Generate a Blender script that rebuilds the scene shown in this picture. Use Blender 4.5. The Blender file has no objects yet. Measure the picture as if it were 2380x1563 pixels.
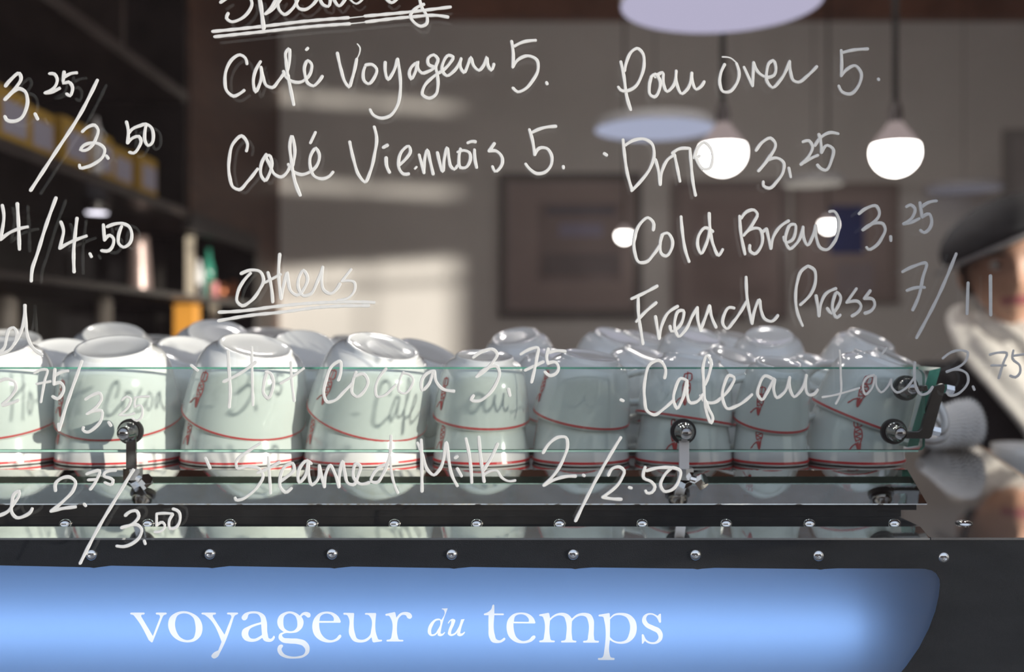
import bpy, bmesh, math, random
from mathutils import Vector, Matrix, Euler
random.seed(7)
C = bpy.context.scene.collection
sc = bpy.context.scene
PI = math.pi
EYE = 1.45                      # height of the lens above the floor
F = 2400.0                      # focal length in pixels of the 2380 x 1563 frame

# ------------------------------------------------------------------ camera, sky, sun, exposure
cam = bpy.data.cameras.new('camera'); camo = bpy.data.objects.new('camera', cam); C.objects.link(camo)
camo.location = (0, 0, EYE); camo.rotation_euler = (PI/2, 0, 0)
cam.sensor_width = 36; cam.lens = 36*F/2380; cam.clip_start = 0.01
cam.dof.use_dof = True; cam.dof.focus_distance = 0.68; cam.dof.aperture_fstop = 3.8
sc.camera = camo
w = bpy.data.worlds.new('sky'); sc.world = w; w.use_nodes = True
wn = w.node_tree.nodes; wl = w.node_tree.links
bg = wn['Background']
tc = wn.new('ShaderNodeTexCoord'); sx = wn.new('ShaderNodeSeparateXYZ'); cr = wn.new('ShaderNodeValToRGB')
wl.new(tc.outputs['Generated'], sx.inputs[0]); wl.new(sx.outputs['Z'], cr.inputs[0]); wl.new(cr.outputs[0], bg.inputs[0])
cr.color_ramp.elements[0].position = 0.0; cr.color_ramp.elements[0].color = (.95, .88, .80, 1)
cr.color_ramp.elements[1].position = 0.6; cr.color_ramp.elements[1].color = (.58, .68, .88, 1)
bg.inputs[1].default_value = 1.65
sun = bpy.data.lights.new('sun', 'SUN'); suno = bpy.data.objects.new('sun', sun); C.objects.link(suno)
sun.energy = 7.6; sun.angle = math.radians(0.8); sun.color = (1, .93, .82)
SUNDIR = Vector((-1.55, 1.0, -0.15)).normalized()
suno.rotation_euler = SUNDIR.to_track_quat('-Z', 'Y').to_euler()
suno.location = (5, -4, 3)
sc.view_settings.view_transform = 'Standard'; sc.view_settings.look = 'None'
sc.view_settings.gamma = 1; sc.view_settings.exposure = 0.0
sc.view_settings.use_curve_mapping = False
sc.cycles.transparent_max_bounces = 24; sc.cycles.max_bounces = 10
sc.cycles.sample_clamp_indirect = 6; sc.cycles.use_denoising = True
sc.cycles.caustics_reflective = False; sc.cycles.caustics_refractive = False

# ------------------------------------------------------------------ helpers
def P(px, py, D):
    """point at distance D in front of the lens seen at pixel (px,py)"""
    return Vector(((px-1190)/F*D, D, EYE-(py-781.5)/F*D))

def mat(name, col, rough=.5, metal=0, noise=0, nscale=40, bump=0, bscale=200, spec=.5, coat=0, col2=None, wave=None):
    m = bpy.data.materials.new(name); m.use_nodes = True
    n = m.node_tree.nodes; l = m.node_tree.links; b = n['Principled BSDF']
    b.inputs['Base Color'].default_value = (*col, 1); b.inputs['Roughness'].default_value = rough
    b.inputs['Metallic'].default_value = metal; b.inputs['Specular IOR Level'].default_value = spec
    b.inputs['Coat Weight'].default_value = coat
    t = n.new('ShaderNodeTexCoord')
    if noise or col2:
        nz = n.new('ShaderNodeTexNoise'); nz.inputs['Scale'].default_value = nscale; nz.inputs['Detail'].default_value = 6
        if wave:
            mp = n.new('ShaderNodeMapping'); mp.inputs['Scale'].default_value = wave
            l.new(t.outputs['Object'], mp.inputs[0]); l.new(mp.outputs[0], nz.inputs['Vector'])
        else: l.new(t.outputs['Object'], nz.inputs['Vector'])
        mx = n.new('ShaderNodeMix'); mx.data_type = 'RGBA'
        c2 = col2 if col2 else tuple(max(0, c*(1-noise)) for c in col)
        mx.inputs[6].default_value = (*col, 1); mx.inputs[7].default_value = (*c2, 1)
        r = n.new('ShaderNodeMapRange'); r.inputs[1].default_value = .35; r.inputs[2].default_value = .65
        l.new(nz.outputs[0], r.inputs[0]); l.new(r.outputs[0], mx.inputs[0]); l.new(mx.outputs[2], b.inputs['Base Color'])
    if bump:
        nb = n.new('ShaderNodeTexNoise'); nb.inputs['Scale'].default_value = bscale
        bp = n.new('ShaderNodeBump'); bp.inputs['Strength'].default_value = bump; bp.inputs['Distance'].default_value = .001
        l.new(t.outputs['Object'], nb.inputs['Vector']); l.new(nb.outputs[0], bp.inputs['Height']); l.new(bp.outputs[0], b.inputs['Normal'])
    return m

def emat(name, col, strength):
    m = bpy.data.materials.new(name); m.use_nodes = True
    n = m.node_tree.nodes; l = m.node_tree.links
    n.remove(n['Principled BSDF']); e = n.new('ShaderNodeEmission')
    e.inputs[0].default_value = (*col, 1); e.inputs[1].default_value = strength
    l.new(e.outputs[0], n['Material Output'].inputs[0]); return m

def glass(name, tint, haze=0.0, hazecol=(.6, .75, .68), ior=1.5):
    m = bpy.data.materials.new(name); m.use_nodes = True
    n = m.node_tree.nodes; l = m.node_tree.links; n.remove(n['Principled BSDF'])
    tr = n.new('ShaderNodeBsdfTransparent'); tr.inputs[0].default_value = (*tint, 1)
    gl = n.new('ShaderNodeBsdfGlossy'); gl.inputs['Roughness'].default_value = 0.0
    fr = n.new('ShaderNodeFresnel'); fr.inputs[0].default_value = ior
    ge = n.new('ShaderNodeNewGeometry'); iv = n.new('ShaderNodeMix'); iv.data_type = 'FLOAT'
    iv.inputs[2].default_value = ior; iv.inputs[3].default_value = 1/ior
    # fresnel node flips ior on back faces by itself: feed a value that cancels the flip
    l.new(ge.outputs['Backfacing'], iv.inputs[0]); l.new(iv.outputs[0], fr.inputs[0])
    mx = n.new('ShaderNodeMixShader'); l.new(fr.outputs[0], mx.inputs[0]); l.new(tr.outputs[0], mx.inputs[1]); l.new(gl.outputs[0], mx.inputs[2])
    out = mx
    if haze:
        df = n.new('ShaderNodeBsdfDiffuse'); df.inputs[0].default_value = (*hazecol, 1)
        m2 = n.new('ShaderNodeMixShader')
        nz = n.new('ShaderNodeTexNoise'); nz.inputs['Scale'].default_value = 12; mm = n.new('ShaderNodeMath'); mm.operation = 'MULTIPLY'
        mm.inputs[1].default_value = haze*2; l.new(nz.outputs[0], mm.inputs[0]); l.new(mm.outputs[0], m2.inputs[0])
        l.new(mx.outputs[0], m2.inputs[1]); l.new(df.outputs[0], m2.inputs[2]); out = m2
    l.new(out.outputs[0], n['Material Output'].inputs[0]); return m

def tlmat(name, col, gloss=.05):
    m = bpy.data.materials.new(name); m.use_nodes = True
    n = m.node_tree.nodes; l = m.node_tree.links; n.remove(n['Principled BSDF'])
    t = n.new('ShaderNodeBsdfTranslucent'); t.inputs[0].default_value = (*col, 1)
    d = n.new('ShaderNodeBsdfDiffuse'); d.inputs[0].default_value = (*[c*.5 for c in col], 1)
    a = n.new('ShaderNodeMixShader'); a.inputs[0].default_value = .12
    l.new(t.outputs[0], a.inputs[1]); l.new(d.outputs[0], a.inputs[2])
    g = n.new('ShaderNodeBsdfGlossy'); g.inputs['Roughness'].default_value = .1
    b = n.new('ShaderNodeMixShader'); b.inputs[0].default_value = gloss
    l.new(a.outputs[0], b.inputs[1]); l.new(g.outputs[0], b.inputs[2]); l.new(b.outputs[0], n['Material Output'].inputs[0]); return m

def inkmat():
    m = bpy.data.materials.new('white_marker_ink'); m.use_nodes = True
    n = m.node_tree.nodes; l = m.node_tree.links; n.remove(n['Principled BSDF'])
    t = n.new('ShaderNodeBsdfTranslucent'); d = n.new('ShaderNodeBsdfDiffuse')
    nz = n.new('ShaderNodeTexNoise'); nz.inputs['Scale'].default_value = 400; cr_ = n.new('ShaderNodeValToRGB')
    cr_.color_ramp.elements[0].color = (.64, .65, .65, 1); cr_.color_ramp.elements[1].color = (.76, .76, .75, 1)
    tc_ = n.new('ShaderNodeTexCoord'); l.new(tc_.outputs['Object'], nz.inputs['Vector']); l.new(nz.outputs[0], cr_.inputs[0])
    l.new(cr_.outputs[0], t.inputs[0]); l.new(cr_.outputs[0], d.inputs[0])
    a = n.new('ShaderNodeMixShader'); a.inputs[0].default_value = .50
    l.new(d.outputs[0], a.inputs[1]); l.new(t.outputs[0], a.inputs[2]); l.new(a.outputs[0], n['Material Output'].inputs[0]); return m

def link(name, me, m, parent=None, loc=None):
    o = bpy.data.objects.new(name, me); C.objects.link(o)
    if m is not None:
        for k in (m if isinstance(m, (list, tuple)) else [m]): me.materials.append(k)
    if parent is not None: o.parent = parent
    if loc is not None: o.location = loc
    return o

def obj(name, bm, m, parent=None, smooth=False, loc=None, bevel=0):
    me = bpy.data.meshes.new(name); bmesh.ops.recalc_face_normals(bm, faces=bm.faces); bm.to_mesh(me); bm.free()
    if smooth:
        for p in me.polygons: p.use_smooth = True
    o = link(name, me, m, parent, loc)
    if bevel:
        b = o.modifiers.new('bevel', 'BEVEL'); b.width = bevel; b.segments = 2; b.limit_method = 'ANGLE'
    return o

def tag(o, label=None, cat=None, group=None, kind=None):
    if label: o['label'] = label
    if cat: o['category'] = cat
    if group: o['group'] = group
    if kind: o['kind'] = kind
    return o

def empty(name, loc=(0, 0, 0), rz=0):
    o = bpy.data.objects.new(name, None); C.objects.link(o); o.location = loc; o.rotation_euler = (0, 0, rz)
    o.empty_display_size = .02; return o

def add_box(bm, a, b):
    a = Vector(a); b = Vector(b)
    r = bmesh.ops.create_cube(bm, size=1)
    for v in r['verts']:
        v.co = Vector([(a[i]+b[i])/2 + v.co[i]*(b[i]-a[i]) for i in range(3)])
    return r['verts']

def bx(name, a, b, m, parent=None, bevel=0):
    bm = bmesh.new(); add_box(bm, a, b); return obj(name, bm, m, parent, bevel=bevel)

def add_lathe(bm, prof, seg=48, center=(0, 0, 0), M=None):
    """prof: list of (r,z) ; r==0 closes"""
    rings = []
    for r, z in prof:
        if r <= 1e-7: rings.append([bm.verts.new((center[0], center[1], center[2]+z))])
        else: rings.append([bm.verts.new((center[0]+r*math.cos(2*PI*i/seg), center[1]+r*math.sin(2*PI*i/seg), center[2]+z)) for i in range(seg)])
    for a, b in zip(rings, rings[1:]):
        if len(a) == 1 and len(b) == 1: continue
        for i in range(seg):
            j = (i+1) % seg
            if len(a) == 1: bm.faces.new((a[0], b[i], b[j]))
            elif len(b) == 1: bm.faces.new((a[i], b[0], a[j]))
            else: bm.faces.new((a[i], b[i], b[j], a[j]))
    if M is not None:
        for ring in rings:
            for v in ring: v.co = M @ v.co
    return rings

def add_tube(bm, pts, r, seg=12, caps=True):
    pts = [Vector(p) for p in pts]; n = len(pts)
    rr = r if isinstance(r, (list, tuple)) else [r]*n
    t0 = (pts[1]-pts[0]).normalized(); up = Vector((0, 0, 1)) if abs(t0.z) < .9 else Vector((1, 0, 0))
    u = t0.cross(up).normalized(); rings = []
    for i, p in enumerate(pts):
        t = (pts[min(i+1, n-1)]-pts[max(i-1, 0)]).normalized()
        u = (u - t*u.dot(t)).normalized(); v = t.cross(u)
        rings.append([bm.verts.new(p+(u*math.cos(2*PI*k/seg)+v*math.sin(2*PI*k/seg))*rr[i]) for k in range(seg)])
    for a, b in zip(rings, rings[1:]):
        for k in range(seg): bm.faces.new((a[k], a[(k+1) % seg], b[(k+1) % seg], b[k]))
    if caps:
        bm.faces.new(rings[0][::-1]); bm.faces.new(rings[-1])

def cyl(bm, a, b, r, seg=24): add_tube(bm, [a, b], r, seg)

def spline(pts, closed=False, step=6):
    """centripetal-ish catmull-rom through points with optional corner flags"""
    out = []; n = len(pts)
    def P2(i):
        return pts[i % n] if closed else pts[max(0, min(n-1, i))]
    for i in range(n if closed else n-1):
        p1, p2 = P2(i), P2(i+1)
        p0 = P2(i-1) if len(p1) < 3 else None
        p3 = P2(i+2) if len(p2) < 3 else None
        a = Vector(p1[:2]); b = Vector(p2[:2]); d = (b-a).length
        if p0 is None and p3 is None: out.append(a[:]); continue
        def tan(q0, q1, q2):
            q0, q1, q2 = Vector(q0[:2]), Vector(q1[:2]), Vector(q2[:2])
            d1, d2 = (q1-q0).length+1e-6, (q2-q1).length+1e-6
            return (q1-q0)/d1*d2/(d1+d2)+(q2-q1)/d2*d1/(d1+d2)
        ta = tan(p0, p1, p2)*d if (p0 is not None and (closed or i > 0)) else None
        tb = tan(p1, p2, p3)*d if (p3 is not None and (closed or i < n-2)) else None
        if ta is None and tb is None: ta = tb = b-a
        elif ta is None: ta = (b-a)*1.5-tb*.5
        elif tb is None: tb = (b-a)*1.5-ta*.5
        k = max(2, int(d/step))
        for s in range(k):
            t = s/k; t2 = t*t; t3 = t2*t
            out.append(tuple(a*(2*t3-3*t2+1)+ta*(t3-2*t2+t)+b*(3*t2-2*t3)+tb*(t3-t2)))
    if not closed: out.append(tuple(pts[-1][:2]))
    return out

def fill(loops, thick=0):
    """flat filled shape (even-odd) in local X,Y=0,Z from closed loops; returns mesh"""
    cu = bpy.data.curves.new('tmp', 'CURVE'); cu.dimensions = '2D'; cu.fill_mode = 'BOTH' if thick else 'FRONT'
    cu.extrude = thick/2
    for lp in loops:
        s = cu.splines.new('POLY'); s.points.add(len(lp)-1)
        for q, p in zip(s.points, lp): q.co = (p[0], p[1], 0, 1)
        s.use_cyclic_u = True
    o = bpy.data.objects.new('tmp', cu); C.objects.link(o)
    dg = bpy.context.evaluated_depsgraph_get(); dg.update()
    me = bpy.data.meshes.new_from_object(o.evaluated_get(dg))
    for v in me.vertices: v.co = (v.co.x, v.co.z, v.co.y)
    bpy.data.objects.remove(o); bpy.data.curves.remove(cu)
    me.materials.clear()
    return me

# ------------------------------------------------------------------ materials
M = {}
M['wall'] = mat('plaster', (.86, .82, .79), .8, noise=.08, nscale=3, bump=.1)
M['wood'] = mat('walnut_panel', (.105, .052, .034), .5, col2=(.06, .028, .02), nscale=6, wave=(1, 1, 9))
M['woodceil'] = mat('walnut_ceiling', (.30, .13, .08), .5, col2=(.18, .08, .05), nscale=6, wave=(1, 9, 1))
M['floor'] = mat('dark_floor', (.16, .13, .11), .4, noise=.3, nscale=4)
M['blackwood'] = mat('black_board', (.010, .009, .010), .4, noise=.4, nscale=12)
M['shelfedge'] = mat('shelf_edge', (.034, .026, .023), .3, noise=.3)
M['steel'] = mat('polished_steel', (.80, .78, .73), .035, 1, noise=.10, nscale=60, bump=.006, bscale=900)
M['steel2'] = mat('polished_steel_plain', (.44, .41, .39), .035, 1, noise=.08, nscale=20)
M['chrome'] = mat('chrome', (.75, .74, .72), .06, 1, noise=.05)
M['darkchrome'] = mat('dark_chrome', (.34, .33, .32), .12, 1, noise=.1)
M['rubber'] = mat('black_rubber', (.015, .015, .015), .45, noise=.2)
M['powder'] = mat('black_powder_coat', (.006, .0065, .008), .62, col2=(.0035, .004, .005), nscale=900, bump=.35, bscale=1400, spec=.09)
M['darkmetal'] = mat('dark_underside', (.03, .028, .026), .35, .6, noise=.4, nscale=80)
M['cup'] = mat('white_porcelain', (.79, .79, .775), .14, noise=.02, nscale=8, coat=.7)
M['red'] = mat('red_glaze', (.62, .03, .035), .3, noise=.1)
M['ink'] = inkmat()
M['pane'] = glass('window_glass', (.985, .99, .988), ior=1.62)
M['rail'] = glass('rail_glass', (.94, .972, .960), haze=.03)
M['edge'] = mat('green_glass_edge', (.10, .36, .26), .12, noise=.3, nscale=60)
M['blue'] = tlmat('blue_acrylic', (.28, .50, .95))
M['letter'] = tlmat('white_acrylic', (.93, .96, 1.0))
M['boxwhite'] = mat('sign_box_white', (.2, .2, .2), .7, noise=.02)
M['cord'] = mat('black_cord', (.012, .012, .012), .5, noise=.2)
M['socket'] = mat('grey_socket', (.16, .14, .14), .4, noise=.1)
M['paper'] = mat('filter_paper', (.90, .885, .86), .9, noise=.05, nscale=60)
M['stone'] = mat('street_paving', (.22, .21, .2), .9, noise=.3, nscale=3)
M['brick'] = mat('dark_brick', (.13, .09, .08), .9, noise=.4, nscale=5)
M['yellow'] = mat('yellow_card', (.48, .29, .03), .6, noise=.1)
M['label'] = mat('lilac_label', (.42, .40, .50), .6, noise=.06)
M['white'] = mat('white_plastic', (.75, .74, .76), .4, noise=.05)
M['cream'] = mat('cream_paint', (.62, .54, .44), .4, noise=.08)
M['green'] = mat('green_bottle', (.05, .28, .20), .15, noise=.1)
M['orange'] = mat('orange_card', (.85, .38, .06), .5, noise=.1)
M['copper'] = mat('copper', (.55, .2, .1), .3, .8, noise=.1)
M['pink'] = mat('pink_card', (.75, .3, .3), .5, noise=.1)

# ------------------------------------------------------------------ room shell
ZC = EYE+1.52                                    # ceiling
XL, XR, YB = -.864, 5.2, 3.84
tag(bx('floor', (-1.5, .6, -.06), (XR, YB+.1, 0), M['floor']), kind='structure')
tag(bx('ceiling', (-1.5, .62, ZC), (XR+.1, YB+.1, ZC+.08), M['woodceil']), kind='structure')
tag(bx('wall_back', (-1.5, YB, 0), (XR+.1, YB+.1, ZC), M['wall']), kind='structure')
tag(bx('trim_1', (XL, YB-.05, EYE+1.17), (XR, YB, ZC), M['woodceil']), kind='structure')
tag(bx('wall_right', (XR, .62, 0), (XR+.1, YB, ZC), M['wall']), kind='structure')
# left: timber lining, open niche below, shelving recess in front
bm = bmesh.new()
add_box(bm, (XL-.5, 2.775, EYE+.335), (XL, 3.50, ZC)); add_box(bm, (XL-.5, 3.50, 0), (XL, YB, ZC)); add_box(bm, (XL-.5, 2.775, 0), (XL, 3.50, EYE-.2))
tag(obj('wall_left', bm, M['wood']), kind='structure')
tag(bx('pavement', (-14, -12, -.06), (14, .6, -.001), M['stone']), kind='structure')

# facade with three openings; the photograph looks through the first one, the others are sized to let in sun
def zr(z): return EYE+z
holes = [(-.78, 1.32, zr(-.62), zr(.75)), (2.22, 3.20, zr(-.30), zr(.64)), (3.98, 4.79, zr(.20), zr(1.46))]
xs = [-1.5, -.78, 1.32, 2.22, 3.20, 3.98, 4.79, XR+.1]
bm = bmesh.new(); Y0, Y1 = .612, .638
for i in range(7):
    a, b = xs[i], xs[i+1]
    h = [q for q in holes if abs(q[0]-a) < 1e-6]
    if not h: add_box(bm, (a, Y0, 0), (b, Y1, ZC+.08))
    else:
        add_box(bm, (a, Y0, 0), (b, Y1, h[0][2])); add_box(bm, (a, Y0, h[0][3]), (b, Y1, ZC+.08))
tag(obj('wall_front', bm, M['brick']), kind='structure')
# unseen boards with a big gap and two slits, shaped for the wall's sun patch
w3 = tag(bx('window_3', (3.98, Y1+.002, zr(.20)), (4.79, Y1+.006, zr(1.46)), M['pane']), kind='structure')
def board(z0a, z0b, z1a, z1b):
    bm = bmesh.new(); vs = []
    for y in (Y1+.012, Y1+.024):
        vs.append([bm.verts.new(p) for p in ((3.96, y, zr(z0a)), (4.81, y, zr(z0b)), (4.81, y, zr(z1b)), (3.96, y, zr(z1a)))])
    a, b = vs
    bm.faces.new(a); bm.faces.new(b[::-1])
    for i in range(4): bm.faces.new((a[i], a[(i+1) % 4], b[(i+1) % 4], b[i]))
    return obj('sun_gap_board', bm, M['blackwood'], w3)
board(.715, .775, 1.036, .991); board(1.060, 1.015, 1.366, 1.306); board(1.390, 1.330, 1.48, 1.48)
board(.633, .677, .652, .696)                                     # thin bar across the big gap
for x in (4.37,): bx('mullion', (x, Y1+.026, zr(.2)), (x+.012, Y1+.036, zr(1.4)), M['blackwood'], w3)
tag(bx('window_2', (2.22, Y1+.002, zr(-.30)), (3.20, Y1+.006, zr(.64)), M['pane']), kind='structure')
# added unseen pier shades the right of the pane; house opposite darkens its reflection
o = tag(bx('shading_pier', (4.90, -2.4, 0), (5.60, -2.0, 5.5), M['brick']), 'unseen brown brick pier added outside to shade the right of the pane', 'pier')
ob = tag(bx('street_house', (-13, -11, 0), (4.5, -7.5, 4.6), M['brick']), 'low dark brick house across the street', 'building')

# ------------------------------------------------------------------ the written pane
PD = .642                                        # front face of the glass
win = tag(bx('window_1', (-.80, PD, zr(-.64)), (1.34, PD+.0068, zr(.77)), M['pane']), kind='structure')
def ribbon(bm, pts, wd, D, lift=0):
    """marker stroke: flat bead with rounded ends; pts in photo pixels"""
    s = spline(pts, step=5) if len(pts) > 2 else [pts[0][:2], pts[1][:2]]
    q = [s[0]]
    for p in s[1:]:
        if (Vector(p)-Vector(q[-1])).length > 1.2: q.append(p)
    if len(q) < 2: q.append((q[0][0]+1.5, q[0][1]+1))
    n = len(q); L = []; R = []; rail = []
    for i in range(n):
        a = Vector(q[max(i-1, 0)]); b = Vector(q[min(i+1, n-1)]); t = (b-a)
        t = t.normalized() if t.length > 1e-6 else Vector((1, 0)); nn = Vector((-t.y, t.x)); p = Vector(q[i])
        hw = wd/2*(1+.10*math.sin(i*.7+p.x*.05))
        if i == 0: rail.append((p-t*hw*.75, nn, hw*.55, t))
        rail.append((p, nn, hw, t))
        if i == n-1: rail.append((p+t*hw*.75, nn, hw*.55, t))
    k = D/F
    def V(v, d): return bm.verts.new(((v.x-1190)*k, d, EYE-(v.y-781.5)*k))
    pr = None
    for ri, (p, nn, hw, t) in enumerate(rail):
        dd = .00018+.00016*ri/len(rail)+lift
        row = [V(p-nn*hw, D), V(p-nn*hw*.7, D-dd), V(p+nn*hw*.7, D-dd), V(p+nn*hw, D)]
        if pr:
            for j in range(3): bm.faces.new((pr[j], pr[j+1], row[j+1], row[j]))
        pr = row

def Z(ox, oy, strokes, wd=7.7, k=4.0):
    out = []
    for s in strokes:
        ww = wd
        if isinstance(s[0], (int, float)): ww = s[0]; s = s[1:]
        cur = []
        for p in s:                                   # pen turns sharply: lift and start a new bead there
            cur.append((ox+p[0]/k, oy+p[1]/k))
            if len(p) > 2 and len(cur) > 1:
                out.append((ww, cur)); cur = [cur[-1]]
        if len(cur) > 1: out.append((ww, cur))
    return out

TEXT = []
def line(words, *parts):
    TEXT.append((words, [s for p in parts for s in p]))

line('3.25 / 3.50', Z(0, 120, [
 (8.5, (50,320),(100,260),(180,205),(195,240),(150,330),(90,400),(45,445)), (8.5, (45,445),(110,385),(180,345),(230,370),(255,450),(240,540),(195,620),(120,650),(60,635),(45,605)),
 (9, (325,580),(350,630)), ((460,205),(505,210),(530,250),(515,320),(480,355),(420,385)), (8.5, (420,385),(480,375),(555,340)),
 (8, (595,190),(588,250),(588,295),(635,283),(668,315),(668,380),(650,412),(620,395)), ((600,235),(650,207),(715,197)),
 (8.5, (905,265),(740,590),(500,960),(285,1290)),
 ((765,745),(820,700),(880,685),(912,730),(895,800),(850,880),(790,920),(745,915),(770,880),(850,850),(920,860),(972,910),(960,970),(890,1035),(800,1075),(742,1082),(738,1055)),
 ((988,970),(1005,995)), ((1175,655),(1190,720),(1185,850,1),(1240,800),(1290,790),(1310,830),(1290,890),(1240,945),(1205,938)),
 ((1198,755),(1230,720),(1300,690),(1355,675),(1400,700),(1425,780),(1405,860),(1375,875),(1350,840),(1345,760),(1358,682))]))
line('4 / 4.50', Z(0, 440, [
 ((20,150),(35,240),(20,380),(3,470,1),(80,410),(170,370),(260,350)), (8.5, (160,135),(170,300),(180,560)),
 (8.3, (520,80),(430,330),(340,620),(300,740),(290,855)), ((565,305),(590,390),(575,470),(555,550,1),(640,500),(720,465),(805,435)),
 (8.2, (715,270),(700,400),(685,560),(688,770)), (8, (835,600),(850,630)),
 ((960,330),(965,400),(970,475,1),(1020,430),(1052,455),(1050,520),(1010,572),(945,572)),
 ((995,350),(1060,325),(1140,320),(1200,350),(1225,430),(1200,510),(1145,540),(1105,510),(1100,440),(1130,345))]))
line('d', Z(0, 440, [
 ((-20,1530),(40,1470),(60,1380),(90,1300),(125,1288),(155,1330),(140,1420),(80,1500),(0,1535)), (8, (230,1080),(222,1220),(185,1350),(130,1440)),
 (8, (232,1080),(240,1250),(265,1400),(310,1480),(390,1540))]))
line('2.75 / 3.25', Z(0, 800, [
 ((-10,350),(60,325),(130,350),(150,400),(110,480),(20,570),(90,555),(170,525)), (6.5, (320,270),(380,240),(435,240),(415,340),(380,540)), (6.5, (340,372),(470,348)),
 ((510,235),(503,310),(500,375,1),(560,360),(592,400),(580,460),(530,510),(490,490)), ((515,290),(560,265),(635,250)),
 (8, (760,160),(700,330),(620,560),(550,800)), ((543,745),(550,800)),
 ((795,515),(860,475),(930,460),(945,500),(910,570),(810,650,1),(890,620),(945,622),(942,700),(880,780),(800,820),(770,800),(775,775)), ((1010,730),(1030,760)),
 (5.5, (1135,520),(1180,490),(1215,510),(1200,570),(1110,660,1),(1170,665),(1250,645)), (5.5, (1262,500),(1250,560),(1255,585,1),(1310,570),(1325,620),(1310,690),(1270,715),(1230,690)), (5.5, (1250,500),(1320,490),(1385,490))]))
line('e 2.75 / 3.50', Z(0, 1000, [
 (8, (-20,800),(70,760),(130,680),(175,610),(178,570),(140,585),(110,680),(110,770),(150,815),(230,800),(285,760),(300,730)),
 (8, (515,565),(515,500),(570,450),(650,440),(700,480),(680,560),(600,650),(475,755,1),(560,735),(705,715)), (8, (782,690),(797,707)),
 ((805,410),(860,390),(925,380),(905,450),(840,550)), ((820,465),(905,460)),
 ((1075,375),(1010,380),(970,400),(965,430),(1010,445),(1050,470),(1040,505),(975,490)), (8, (1240,370),(1100,600),(920,900),(745,1240)),
 ((1165,795),(1210,760),(1270,755),(1290,800),(1250,860),(1130,910,1),(1200,890),(1280,885),(1315,920),(1300,990),(1240,1050),(1150,1085),(1085,1080)), ((1340,1030),(1350,1060)),
 (6.5, (1455,785),(1455,890,1),(1510,860),(1532,885),(1500,940),(1440,950)), (6.5, (1455,780),(1530,775),(1605,780)), (7, (1605,785),(1570,860),(1580,920),(1630,910),(1672,840),(1660,760),(1610,735))]))
line('Speciality, underlined twice', Z(480, 0, [
 ((130,22),(190,-20)), ((405,-20),(422,30),(390,110),(310,180),(220,200),(185,170),(200,125)), (10, (490,-30),(510,100),(530,265)),
 ((650,-20),(600,70),(545,130,1),(620,80),(700,-30)), ((660,-10),(680,100),(720,135),(790,90),(850,-10)), ((830,-10),(860,80),(910,90),(980,50),(1040,-30)),
 ((1050,-20),(1090,50),(1130,60),(1150,-10)), ((1180,-10),(1230,55),(1290,-10)), (5, (1330,-10),(1390,35),(1450,-5)), ((1670,-10),(1720,25),(1770,-10)),
 ((1980,-10),(2000,70),(2050,160),(2045,220),(1990,245),(1930,210),(1893,150),(1930,90),(2020,40)),
 ((55,293),(240,275),(540,243),(900,200),(1320,165)), (3, (1320,168),(1470,152)), ((1470,150),(1900,110),(2270,65)),
 ((75,342),(520,295),(1000,245),(1330,222)), (3, (1330,222),(1480,206)), ((1480,205),(1900,158),(2150,145),(2245,160))]))
line('Café Voyageur 5.', Z(480, 0, [
 ((375,595),(360,540),(310,510),(250,540),(190,630),(170,750),(190,850),(250,895),(310,870),(350,840)),
 ((502,572),(450,670),(435,780),(455,855),(490,790),(512,690),(505,625,1),(525,720),(560,800),(610,815),(670,750),(722,680)),
 ((752,650),(772,540),(762,455),(740,480),(740,580),(755,700)), (8.5, (755,700),(780,830),(810,975)),
 ((715,665),(740,720),(800,760),(870,765),(930,730),(972,660),(972,590),(940,565),(910,620),(915,700),(945,780),(990,800),(1040,760),(1075,710)), (8, (942,447),(927,463)),
 ((1215,495),(1250,650),(1290,770),(1322,810),(1350,740),(1395,550)), (3.2, (1395,550),(1420,500),(1425,440),(1402,410)),
 ((1472,620),(1455,680),(1470,760),(1500,780),(1560,720),(1580,640),(1540,602),(1480,605)),
 ((1660,580),(1660,660),(1685,740),(1730,680),(1772,555)), ((1775,550),(1795,680),(1800,850),(1770,990),(1700,1080),(1620,1100),(1540,1060),(1520,1020)),
 ((1940,590),(1900,630),(1883,690),(1900,735),(1940,670),(1962,570),(1965,640),(2000,680),(2060,665),(2120,630)),
 ((2120,622),(2062,600),(2060,540),(2110,510),(2150,550),(2130,620),(2145,700),(2150,800),(2130,880),(2070,915),(2005,880),(2020,810),(2100,720),(2190,660)),
 ((2185,665),(2260,590),(2290,530),(2250,515),(2200,580),(2190,660),(2230,705),(2300,660),(2365,550))]),
 Z(900, 60, [((685,305),(680,390),(710,435),(750,360),(775,295),(800,370),(850,415),(900,360),(925,290),(935,370),(965,415),(985,380),(990,357)),
 ((1155,145),(1170,260),(1165,385,1),(1210,320),(1310,280),(1390,320),(1402,400),(1350,510),(1270,595),(1210,615),(1168,580)), ((1180,190),(1250,155),(1380,135)), (7.5, (1480,528),(1485,542))]))
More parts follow.
